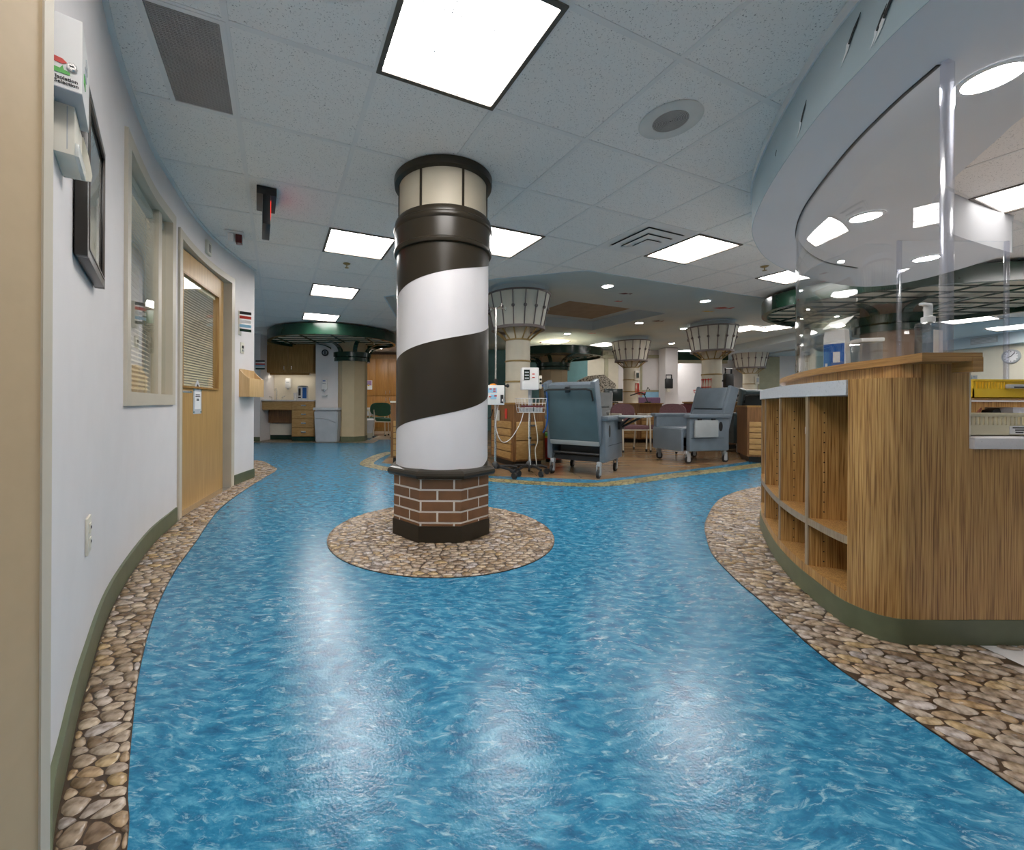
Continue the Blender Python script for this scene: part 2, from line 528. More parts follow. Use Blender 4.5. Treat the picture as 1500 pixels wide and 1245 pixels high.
# ------------------------------------------------------------------ mesh helpers
class MB:
    def __init__(s):
        s.bm = bmesh.new()

    def _add(s, verts, faces):
        vs_ = [s.bm.verts.new(v) for v in verts]
        for f in faces:
            try:
                s.bm.faces.new([vs_[i] for i in f])
            except ValueError:
                pass
        return vs_

    def box(s, c, d, rz=0.0, bev=0.0, m=None):
        "box centred on c with full sizes d"
        t = bmesh.new()
        bmesh.ops.create_cube(t, size=1)
        bmesh.ops.scale(t, vec=d, verts=t.verts)
        if bev:
            bmesh.ops.bevel(t, geom=t.edges[:], offset=bev, segments=2, affect='EDGES', profile=0.6)
        M = Matrix.Translation(c) @ (m if m is not None else Matrix.Rotation(rz, 4, 'Z'))
        bmesh.ops.transform(t, matrix=M, verts=t.verts)
        me = bpy.data.meshes.new('tmp')
        t.to_mesh(me)
        t.free()
        s.bm.from_mesh(me)
        bpy.data.meshes.remove(me)
        return s

    def cyl(s, a, b, r, r2=None, n=14):
        a, b = Vector(a), Vector(b)
        r2 = r if r2 is None else r2
        d = (b - a).normalized()
        u = d.orthogonal().normalized()
        w = d.cross(u)
        ring = lambda p, q: [p + (u * math.cos(2 * PI * i / n) + w * math.sin(2 * PI * i / n)) * q for i in range(n)]
        V = ring(a, r) + ring(b, r2)
        F = [(i, (i + 1) % n, n + (i + 1) % n, n + i) for i in range(n)] + [tuple(range(n))[::-1], tuple(range(n, 2 * n))]
        s._add(V, F)
        return s

    def lathe(s, prof, c=(0, 0), n=32, a0=0.0, a1=2 * PI, rot=0.0):
        "profile of (r, z) turned round a vertical axis; closed profile when a partial sweep"
        full = abs(a1 - a0 - 2 * PI) < 1e-6
        k = n if full else n + 1
        V, F = [], []
        for i in range(k):
            a = a0 + (a1 - a0) * i / n + rot
            for r, z in prof:
                V.append((c[0] + r * math.cos(a), c[1] + r * math.sin(a), z))
        p = len(prof)
        for i in range(n):
            j = (i + 1) % k
            for q in range(p - 1):
                F.append((i * p + q, j * p + q, j * p + q + 1, i * p + q + 1))
        s._add(V, F)
        return s

    def prism(s, poly, z0, z1):
        n = len(poly)
        V = [(x, y, z0) for x, y in poly] + [(x, y, z1) for x, y in poly]
        F = [tuple(range(n))[::-1], tuple(range(n, 2 * n))] + [(i, (i + 1) % n, n + (i + 1) % n, n + i) for i in range(n)]
        s._add(V, F)
        return s

    def extrude(s, pts, d):
        "planar loop of 3-D points given thickness along d"
        n = len(pts)
        d = Vector(d)
        V = [Vector(p) for p in pts] + [Vector(p) + d for p in pts]
        F = [tuple(range(n))[::-1], tuple(range(n, 2 * n))] + [(i, (i + 1) % n, n + (i + 1) % n, n + i) for i in range(n)]
        s._add(V, F)
        return s

    def strip(s, A, B, z0, z1):
        "solid between two plan polylines of equal length"
        n = len(A)
        V = []
        for (ax, ay), (bx, by) in zip(A, B):
            V += [(ax, ay, z0), (bx, by, z0), (bx, by, z1), (ax, ay, z1)]
        F = []
        for i in range(n - 1):
            o, q = 4 * i, 4 * i + 4
            for k in range(4):
                F.append((o + k, q + k, q + (k + 1) % 4, o + (k + 1) % 4))
        F += [(3, 2, 1, 0), tuple(4 * (n - 1) + k for k in range(4))]
        s._add(V, F)
        return s

    def tube(s, pts, r, n=8):
        pts = [Vector(p) for p in pts]
        V, F = [], []
        for i, p in enumerate(pts):
            d = (pts[min(i + 1, len(pts) - 1)] - pts[max(i - 1, 0)]).normalized()
            ref = Vector((0, 0, 1)) if abs(d.z) < 0.9 else Vector((1, 0, 0))
            u = d.cross(ref).normalized()
            w = u.cross(d)
            V += [p + (u * math.cos(2 * PI * k / n) + w * math.sin(2 * PI * k / n)) * r for k in range(n)]
        for i in range(len(pts) - 1):
            for k in range(n):
                F.append((i * n + k, i * n + (k + 1) % n, (i + 1) * n + (k + 1) % n, (i + 1) * n + k))
        F += [tuple(range(n))[::-1], tuple((len(pts) - 1) * n + k for k in range(n))]
        s._add(V, F)
        return s

    def sph(s, c, r, sc=(1, 1, 1), n=12, rings=8):
        M = Matrix.Translation(c) @ Matrix.Diagonal((*sc, 1))
        bmesh.ops.create_uvsphere(s.bm, u_segments=n, v_segments=rings, radius=r, matrix=M)
        return s

    def xform(s, M):
        bmesh.ops.transform(s.bm, matrix=M, verts=s.bm.verts)
        return s


INV = {}


def link(name, bm, m, parent=None, smooth=True):
    bmesh.ops.recalc_face_normals(bm, faces=bm.faces)
    me = bpy.data.meshes.new(name)
    bm.to_mesh(me)
    bm.free()
    me.materials.append(m)
    if smooth and len(me.polygons):
        me.polygons.foreach_set('use_smooth', [True] * len(me.polygons))
        me.set_sharp_from_angle(angle=math.radians(38))
    o = bpy.data.objects.new(name, me)
    COL.objects.link(o)
    if parent is not None:
        o.parent = parent
        if parent.name in INV:
            INV[o.name] = INV[parent.name]
    return o


def part(name, mb, m, t, world=False, smooth=True, label=None):
    "a part (or sub-part) of t; shapes given in t's own frame, or in world axes with world=True"
    if world:
        mb.xform(INV[t.name])
    o = link(name, mb.bm, m, t, smooth)
    if label:
        o['label'] = label
    return o


def thing(name, label, cat, loc=(0, 0, 0), rz=0.0, group=None):
    o = bpy.data.objects.new(name, None)
    COL.objects.link(o)
    o.location = loc
    o.rotation_euler = (0, 0, rz)
    o.empty_display_size = 0.1
    INV[o.name] = (Matrix.Translation(loc) @ Matrix.Rotation(rz, 4, 'Z')).inverted()
    o['label'] = label
    o['category'] = cat
    if group:
        o['group'] = group
    return o


def solo(name, mb, m, label, cat, group=None, smooth=True):
    "a thing that is one mesh, given in world axes; its origin is put at its base"
    bm = mb.bm
    xs = [v.co for v in bm.verts]
    lo = Vector((min(v.x for v in xs), min(v.y for v in xs), min(v.z for v in xs)))
    hi = Vector((max(v.x for v in xs), max(v.y for v in xs), max(v.z for v in xs)))
    b = Vector(((lo.x + hi.x) / 2, (lo.y + hi.y) / 2, lo.z))
    bmesh.ops.translate(bm, vec=-b, verts=bm.verts)
    o = link(name, bm, m, None, smooth)
    o.location = b
    INV[o.name] = Matrix.Translation(b).inverted()
    o['label'] = label
    o['category'] = cat
    if group:
        o['group'] = group
    return o


def struct(name, mb, m, parent=None, label=None, smooth=True):
    o = link(name, mb.bm, m, parent, smooth)
    if parent is None:
        o['kind'] = 'structure'
        INV[o.name] = Matrix.Identity(4)
    if label:
        o['label'] = label
    return o


def dup(t, loc, rz, label, group=None):
    "copy of a thing with its parts and sub-parts, sharing their meshes"
    r = t.copy()
    COL.objects.link(r)
    r.location = loc
    r.rotation_euler = (0, 0, rz)
    INV[r.name] = (Matrix.Translation(loc) @ Matrix.Rotation(rz, 4, 'Z')).inverted()
    r['label'] = label
    if group:
        r['group'] = group
    for c in list(t.children):
        d = c.copy()
        COL.objects.link(d)
        d.parent = r
        for g in list(c.children):
            e = g.copy()
            COL.objects.link(e)
            e.parent = d
    return r


def catmull(P, n=6, closed=False):
    P = [Vector(p) for p in P]
    N = len(P)
    out = []
    rng = range(N) if closed else range(N - 1)
    for i in rng:
        if closed:
            p0, p1, p2, p3 = P[i - 1], P[i], P[(i + 1) % N], P[(i + 2) % N]
        else:
            p1, p2 = P[i], P[i + 1]
            p0 = P[i - 1] if i else p1 * 2 - p2
            p3 = P[i + 2] if i + 2 < N else p2 * 2 - p1
        for k in range(n):
            t = k / n
            out.append(tuple(0.5 * (2 * p1 + (p2 - p0) * t + (2 * p0 - 5 * p1 + 4 * p2 - p3) * t * t + (3 * p1 - p0 - 3 * p2 + p3) * t ** 3)))
    if not closed:
        out.append(tuple(P[-1]))
    return out


def offset(P, d):
    "plan polyline moved d to the right of its direction of travel"
    out = []
    for i, p in enumerate(P):
        a, b = P[max(i - 1, 0)], P[min(i + 1, len(P) - 1)]
        t = Vector((b[0] - a[0], b[1] - a[1])).normalized()
        out.append((p[0] + t.y * d, p[1] - t.x * d))
    return out


class Path:
    "plan polyline by arc length"

    def __init__(s, P):
        s.P = [Vector(p) for p in P]
        s.S = [0.0]
        for a, b in zip(s.P, s.P[1:]):
            s.S.append(s.S[-1] + (b - a).length)
        s.L = s.S[-1]

    def at(s, q):
        q = max(0, min(s.L, q))
        for i in range(len(s.P) - 1):
            if q <= s.S[i + 1] or i == len(s.P) - 2:
                f = (q - s.S[i]) / (s.S[i + 1] - s.S[i])
                t = (s.P[i + 1] - s.P[i]).normalized()
                return s.P[i].lerp(s.P[i + 1], f), t

    def cut(s, a, b):
        P = [tuple(s.at(a)[0])] + [tuple(p) for p, q in zip(s.P, s.S) if a + 1e-4 < q < b - 1e-4] + [tuple(s.at(b)[0])]
        return P

    def find_px(s, px):
        "arc length at which the path is seen at picture column px"
        best = None
        for k in range(2001):
            q = s.L * k / 2000
            p, _ = s.at(q)
            if p.y < 0.3:
                continue
            e = abs(CX + FPX * p.x / p.y - px)
            if best is None or e < best[0]:
                best = (e, q)
        return best[1]


def text(body, size, m, M, parent, name='lettering', align='CENTER', extrude=0.0006, bold=0.0):
    "flat lettering turned into a mesh part; M places it in the parent's frame"
    cu = bpy.data.curves.new(name, 'FONT')
    cu.body = body
    cu.size = size
    cu.align_x = align
    cu.align_y = 'CENTER'
    cu.resolution_u = 2
    cu.extrude = extrude
    cu.offset = bold
    ob = bpy.data.objects.new(name, cu)
    COL.objects.link(ob)
    dg = bpy.context.evaluated_depsgraph_get()
    me = bpy.data.meshes.new_from_object(ob.evaluated_get(dg))
    bpy.data.objects.remove(ob)
    bpy.data.curves.remove(cu)
    me.transform(M)
    me.materials.clear()
    me.materials.append(m)
    o = bpy.data.objects.new(name, me)
    COL.objects.link(o)
    o.parent = parent
    return o


def frame_on(p, t, z):
    "axes on a wall: x along t, y up, z out of the wall to the right of t"
    n = Vector((t.y, -t.x, 0))
    M = Matrix.Identity(4)
    M.col[0] = (t.x, t.y, 0, 0)
    M.col[1] = (0, 0, 1, 0)
    M.col[2] = (n.x, n.y, 0, 0)
    M.col[3] = (p[0], p[1], z, 1)
    return M

# ================================================================== SETTING
# ---- plan curves (m)
WALL_L = Path(catmull([(-0.62, 0.62), (-0.789, 0.794), (-0.903, 0.94), (-1.121, 1.234), (-1.455, 1.735), (-1.80, 2.40), (-1.975, 2.86), (-2.13, 3.32), (-2.245, 3.80), (-2.30, 4.30), (-2.315, 4.74)], 8))
EDGE_L = catmull([(-0.42, 0.45), (-0.63, 0.795), (-0.726, 0.918), (-0.868, 1.114), (-1.035, 1.361), (-1.242, 1.715), (-1.431, 2.111), (-1.57, 2.473), (-1.911, 3.37), (-2.115, 4.326), (-2.218, 4.994)], 5) + catmull([(-2.235, 5.10), (-2.31, 5.36), (-2.47, 5.581), (-2.747, 5.96), (-2.986, 6.166)], 3)
CNT = catmull([(3.6, 4.05), (3.1, 3.80), (2.65, 3.44), (2.25, 3.0), (1.887, 2.43), (1.698, 2.065), (1.60, 1.80), (1.556, 1.64), (1.562, 1.555)], 6) + catmull([(1.578, 1.518), (1.62, 1.490), (1.68, 1.483)], 4) + [(1.866, 1.483)]
EDGE_R = catmull([(1.285, 0.25), (1.283, 0.919), (1.277, 1.184), (1.281, 1.432), (1.363, 1.819), (1.40, 2.02), (1.492, 2.348), (1.636, 2.645), (1.862, 3.029), (2.359, 3.669), (2.766, 4.042), (3.19, 4.315), (3.7, 4.5)], 5)
DISC_C, DISC_R = (-0.08, 2.78), 0.745
PLAT = [(-1.05, 7.4), (-1.05, 5.95), (0.45, 4.93), (1.66, 4.70), (3.055, 5.42), (4.884, 6.50), (9.5, 9.0), (9.5, 15.0), (-1.05, 15.0)]
BLUEC = [(-1.04, 7.3), (-1.02, 5.90), (0.494, 5.014), (1.524, 4.689), (4.74, 5.99), (9.5, 8.0), (9.5, 15.0), (-1.04, 15.0)]

# ---- floor
struct('floor', MB().prism([(-6, -1.6), (12, -1.6), (12, 15.2), (-6, 15.2)], -0.08, 0.0), BLUE)
struct('floor_wood', MB().prism(PLAT, 0.0, 0.003), WOODFL)
struct('floor_pale', MB().prism([(1.905, 0.2), (9.5, 0.2), (9.5, 6.5), (5.2, 5.0), (4.3, 4.0), (2.4, 2.2), (1.905, 1.55)], 0.0, 0.003), PALEFL)
struct('floor_beige', MB().prism([(-2.0, 9.75), (-1.05, 9.75), (-1.05, 15.0), (-5, 15.0), (-5, 11.0), (-2.0, 11.0)], 0.0, 0.003), FARFL)

# ---- shell: outer walls, slab above
struct('wall_rear', MB().box((3, -1.55, 1.6), (18, 0.1, 3.2)), WHITEP)
struct('wall_far', MB().box((3, 15.05, 1.6), (18, 0.1, 3.2)), CREAMP)
struct('wall_side', MB().box((-5.05, 6.8, 1.6), (0.1, 16.8, 3.2)), WHITEP)
struct('wall_right', MB().box((12.05, 6.8, 1.6), (0.1, 16.8, 3.2)), CREAMP)
struct('ceiling_slab', MB().box((3.5, 6.8, 3.15), (17.2, 16.8, 0.1)), TEE)
# low cover above the tile grid so that the void above stays dark
struct('ceiling_deck', MB().prism([(-5, -1.5), (12, -1.5), (12, 8.9)] + [(9.5, 8.0), (4.74, 5.99), (1.524, 4.689), (0.494, 5.014), (-1.02, 5.90), (-1.04, 7.3), (-1.04, 15), (-5, 15)], CEIL + 0.05, CEIL + 0.08), TEE)

# ---- left wall with its window and door openings
TH = 0.12
q_w0, q_w1 = WALL_L.find_px(184), WALL_L.find_px(250)
q_d0 = WALL_L.find_px(260)
q_d1 = WALL_L.find_px(341)
WZ0, WZ1, DZ = 0.90, 2.13, 2.12


def wall_piece(mb, a, b, z0, z1):
    P = WALL_L.cut(a, b)
    mb.strip(P, offset(P, -TH), z0, z1)


mb = MB()
wall_piece(mb, 0, q_w0, 0, CEIL)
wall_piece(mb, q_w0, q_w1, 0, WZ0)
wall_piece(mb, q_w0, q_w1, WZ1, CEIL)
wall_piece(mb, q_w1, q_d0, 0, CEIL)
wall_piece(mb, q_d0, q_d1, DZ, CEIL)
wall_piece(mb, q_d1, WALL_L.L, 0, CEIL)
wl = struct('wall_left', mb, WHITEP)
mb = MB()
pe, te = WALL_L.at(WALL_L.L)
mb.box((pe.x - 1.05, pe.y - 0.06, CEIL / 2), (2.1, 0.12, CEIL))
struct('wall_corridor', mb, WHITEP)
struct('wall_office', MB().box((-3.6, 2.6, 1.2), (0.08, 4.2, 2.4)), CREAMP)
# baseboards
mb = MB()
for a, b in ((0, q_d0 - 0.03), (q_d1 + 0.03, WALL_L.L)):
    P = WALL_L.cut(a, b)
    mb.strip(offset(P, -0.003), offset(P, 0.012), 0, 0.105)
struct('baseboard_left', mb, SAGE)
# blue shadow-line trim at the ceiling
P = WALL_L.cut(0, WALL_L.L)
struct('trim_2', MB().strip(P, offset(P, 0.02), CEIL - 0.014, CEIL + 0.02), REVEALP)

# near door jamb at the left edge of the view
mb = MB().box((-0.80, 0.46, 1.2), (0.572, 0.10, 2.4))
struct('trim_1', mb, JAMBP)
struct('trim_5', MB().box((-0.519, 0.515, 1.2), (0.016, 0.012, 2.4)), TRIMP)

# ---- window in the left wall
win = bpy.data.objects.new('window_1', None)
COL.objects.link(win)
win['kind'] = 'structure'
INV['window_1'] = Matrix.Identity(4)
mb = MB()
for a, b, z0, z1 in ((q_w0 - 0.05, q_w0 + 0.02, WZ0 - 0.05, WZ1 + 0.05), (q_w1 - 0.02, q_w1 + 0.05, WZ0 - 0.05, WZ1 + 0.05), (q_w0 + 0.02, q_w1 - 0.02, WZ0 - 0.05, WZ0 + 0.02), (q_w0 + 0.02, q_w1 - 0.02, WZ1 - 0.02, WZ1 + 0.05)):
    P = WALL_L.cut(a, b)
    mb.strip(offset(P, -TH - 0.01), offset(P, 0.016), z0, z1)
struct('window_frame', mb, TRIMP, win)
q_m = WALL_L.find_px(237)
mb = MB()
P = WALL_L.cut(q_m - 0.03, q_m + 0.03)
mb.strip(offset(P, -0.09), offset(P, -0.012), WZ0, WZ1)
struct('mullion', mb, TRIMP, win)
P = WALL_L.cut(q_w0 + 0.02, q_w1 - 0.02)
struct('pane', MB().strip(offset(P, -0.028), offset(P, -0.024), WZ0 + 0.02, WZ1 - 0.02), GLASS, win)


def blind(mbs, mbr, A, B, z0, z1, gap=0.026):
    "slats between plan points A and B, hung from a head rail"
    A, B = Vector(A), Vector(B)
    t = (B - A).normalized()
    n = Vector((t.y, -t.x))
    k = int((z1 - z0 - 0.05) / gap)
    for i in range(k):
        z = z0 + 0.02 + i * gap
        a0, b0 = A + n * 0.010, B + n * 0.010
        a1, b1 = A - n * 0.010, B - n * 0.010
        mbs._add([(a0.x, a0.y, z - 0.0085), (b0.x, b0.y, z - 0.0085), (b1.x, b1.y, z + 0.0085), (a1.x, a1.y, z + 0.0085)], [(0, 1, 2, 3)])
    mbr.strip([tuple(A + n * 0.02), tuple(B + n * 0.02)], [tuple(A - n * 0.02), tuple(B - n * 0.02)], z1 - 0.045, z1)
    for f in (0.2, 0.8):
        p = A.lerp(B, f) + n * 0.013
        mbr.cyl((p.x, p.y, z0 + 0.01), (p.x, p.y, z1 - 0.04), 0.0015, n=5)


def wpt(q, d):
    p, t = WALL_L.at(q)
    return (p.x + t.y * d, p.y - t.x * d)


bt = thing('window_blind', 'cream venetian blind hanging behind the glass of the left wall window', 'blind', (*wpt((q_w0 + q_m) / 2, -0.12), WZ0))
ms, mr = MB(), MB()
blind(ms, mr, wpt(q_w0 + 0.03, -0.056), wpt(q_m - 0.036, -0.064), WZ0 + 0.03, WZ1 - 0.04)
o = part('slat', ms, BLIND, bt, world=True, smooth=False)
o['kind'] = 'stuff'
part('head_rail', mr, mat('blind_rail_grey', (0.42, 0.50, 0.50), 0.4), bt, world=True)
bt = thing('window_blind', 'narrow cream venetian blind in the slim pane beside the wooden door', 'blind', (*wpt((q_m + q_w1) / 2, -0.12), WZ0))
ms, mr = MB(), MB()
blind(ms, mr, wpt(q_m + 0.036, -0.056), wpt(q_w1 - 0.03, -0.056), WZ0 + 0.03, WZ1 - 0.04)
o = part('slat', ms, BLIND, bt, world=True, smooth=False)
o['kind'] = 'stuff'
part('head_rail', mr, MATS['blind_rail_grey'], bt, world=True)

# ---- wooden door in the left wall
dA, dB = Vector((-2.098, 3.02)), Vector((-2.332, 4.135))
dt = (dB - dA).normalized()
dn = Vector((dt.y, -dt.x))
DL = (dB - dA).length
door = bpy.data.objects.new('door_1', None)
COL.objects.link(door)
door.location = (dA.x, dA.y, 0)
door['kind'] = 'structure'
DM = Matrix(((dt.x, dn.x, 0, dA.x), (dt.y, dn.y, 0, dA.y), (0, 0, 1, 0), (0, 0, 0, 1)))
INV['door_1'] = Matrix.Translation((dA.x, dA.y, 0)).inverted()


def dpart(name, mb, m, parent=None, smooth=True):
    "door part given with x along the leaf from its near edge, y out into the room, z up"
    mb.xform(DM)
    return part(name, mb, m, parent or door, world=True, smooth=smooth)


g0, g1, gz0, gz1 = 0.18, DL - 0.155, 0.985, 1.90
mb = MB()
mb.box(((g0) / 2, -0.022, 1.045), (g0, 0.044, 2.07))
mb.box(((DL + g1) / 2, -0.022, 1.045), (DL - g1, 0.044, 2.07))
mb.box(((g0 + g1) / 2, -0.022, (gz0 + 0.01) / 2), (g1 - g0, 0.044, gz0 - 0.01))
mb.box(((g0 + g1) / 2, -0.022, (gz1 + 2.08) / 2), (g1 - g0, 0.044, 2.08 - gz1))
leaf = dpart('door_leaf', mb, MAPLE)
mb = MB()
b_ = 0.016
mb.box((g0 + b_ / 2, 0.0, (gz0 + gz1) / 2), (b_, 0.03, gz1 - gz0)).box((g1 - b_ / 2, 0.0, (gz0 + gz1) / 2), (b_, 0.03, gz1 - gz0))
mb.box(((g0 + g1) / 2, 0.0, gz0 + b_ / 2), (g1 - g0 - 2 * b_, 0.03, b_)).box(((g0 + g1) / 2, 0.0, gz1 - b_ / 2), (g1 - g0 - 2 * b_, 0.03, b_))
dpart('glazing_bead', mb, OAKD)
dpart('pane', MB().box(((g0 + g1) / 2, -0.012, (gz0 + gz1) / 2), (g1 - g0 - 0.02, 0.005, gz1 - gz0 - 0.02)), GLASS)
mb = MB().box((0.075, 0.008, 0.96), (0.055, 0.008, 0.16), bev=0.003)
mb.cyl((0.075, 0.01, 0.95), (0.075, 0.055, 0.95), 0.011)
mb.tube([(0.075, 0.055, 0.95), (0.11, 0.06, 0.95), (0.22, 0.058, 0.95)], 0.009)
dpart('door_handle', mb, CHROME)
fr = MB()
pq0, pq1 = WALL_L.at(q_d0), WALL_L.at(q_d1)
for q, w0, w1 in ((q_d0, -0.005, 0.06), (q_d1, -0.06, 0.005)):
    P = WALL_L.cut(q + w0, q + w1)
    fr.strip(offset(P, -TH - 0.02), offset(P, 0.016), 0, DZ + 0.03)
P = WALL_L.cut(q_d0 + 0.06, q_d1 - 0.06)
fr.strip(offset(P, -TH - 0.02), offset(P, 0.016), DZ - 0.03, DZ + 0.03)
fr.xform(INV['door_1'])
link('door_frame', fr.bm, TRIMP, door)
fr = MB().box((DL / 2, 0.03, 0.006), (DL, 0.09, 0.012))
dpart('threshold', fr, CHROME)
bt = thing('window_blind', 'cream slatted blind inside the glass of the wooden door', 'blind', (dA.x - 0.1, dA.y + 0.5, gz0))
ms, mr = MB(), MB()
pa, pb = dA + dt * (g0 + 0.01) - dn * 0.035, dA + dt * (g1 - 0.03) - dn * 0.035
blind(ms, mr, pa, pb, gz0 + 0.01, gz1 - 0.0, 0.022)
o = part('slat', ms, BLIND, bt, world=True, smooth=False)
o['kind'] = 'stuff'
part('head_rail', mr, BLIND, bt, world=True)
# lighthouse-shaped paper notice on the door
NM = DM @ Matrix(((1, 0, 0, 0), (0, 0, 1, 0), (0, 1, 0, 0), (0, 0, 0, 1)))
nt_ = thing('door_notice', 'grey paper notice with a pointed top stuck on the wooden door', 'notice', tuple(DM @ Vector((0.50, 0.0, 0.80))))
nx, nz = 0.50, 0.90
mb = MB().extrude([DM @ Vector((nx + a, 0.001, nz + c)) for a, c in ((-0.085, -0.13), (0.085, -0.13), (0.085, 0.075), (0.0, 0.165), (-0.085, 0.075))], (dn.x * 0.002, dn.y * 0.002, 0))
part('sheet', mb, PAPERG, nt_, world=True)
part('insert', MB().extrude([DM @ Vector((nx + a, 0.004, nz + c)) for a, c in ((-0.06, -0.09), (0.06, -0.09), (0.06, 0.06), (-0.06, 0.06))], (dn.x * 0.001, dn.y * 0.001, 0)), PAPER, nt_, world=True)
for a, c in ((-0.073, -0.115), (0.073, -0.115), (-0.073, 0.07), (0.073, 0.07)):
    part('tape', MB().cyl(DM @ Vector((nx + a, 0.003, nz + c)), DM @ Vector((nx + a, 0.006, nz + c)), 0.009, n=10), TEALP, nt_, world=True)
part('lamp_print', MB().extrude([DM @ Vector((nx + a, 0.004, nz + c)) for a, c in ((-0.022, 0.08), (0.022, 0.08), (0.018, 0.11), (0.0, 0.125), (-0.018, 0.11))], (dn.x * 0.001, dn.y * 0.001, 0)), INK, nt_, world=True)
for w_, dz_ in ((0.045, 0.032), (0.048, 0.018), (0.026, -0.004), (0.027, -0.014)):     # print too small to read
    part('print_line', MB().extrude([DM @ Vector((nx + a, 0.0055, nz + dz_ + c)) for a, c in ((-w_, -0.004), (w_, -0.004), (w_, 0.004), (-w_, 0.004))], (dn.x * 0.0006, dn.y * 0.0006, 0)), INK, nt_, world=True)


# ---- pebble paving: every stone a raised piece
def clip(poly, p, n):
    "part of the polygon with (x - p).n <= 0"
    out = []
    for i in range(len(poly)):
        a, b = poly[i - 1], poly[i]
        da = (a[0] - p[0]) * n[0] + (a[1] - p[1]) * n[1]
        db = (b[0] - p[0]) * n[0] + (b[1] - p[1]) * n[1]
        if (da <= 0) != (db <= 0):
            f = da / (da - db)
            out.append((a[0] + (b[0] - a[0]) * f, a[1] + (b[1] - a[1]) * f))
        if db <= 0:
            out.append(b)
    return out


def nearest(P, c):
    best = None
    for a, b in zip(P, P[1:]):
        dx, dy = b[0] - a[0], b[1] - a[1]
        L2 = dx * dx + dy * dy
        if L2 < 1e-12:
            continue
        f = max(0, min(1, ((c[0] - a[0]) * dx + (c[1] - a[1]) * dy) / L2))
        qx, qy = a[0] + dx * f, a[1] + dy * f
        d = (c[0] - qx) ** 2 + (c[1] - qy) ** 2
        if best is None or d < best[0]:
            L = math.sqrt(L2)
            best = (d, (qx, qy), (dy / L, -dx / L))
    d, q, n = best
    s = (c[0] - q[0]) * n[0] + (c[1] - q[1]) * n[1]
    return s, q, n


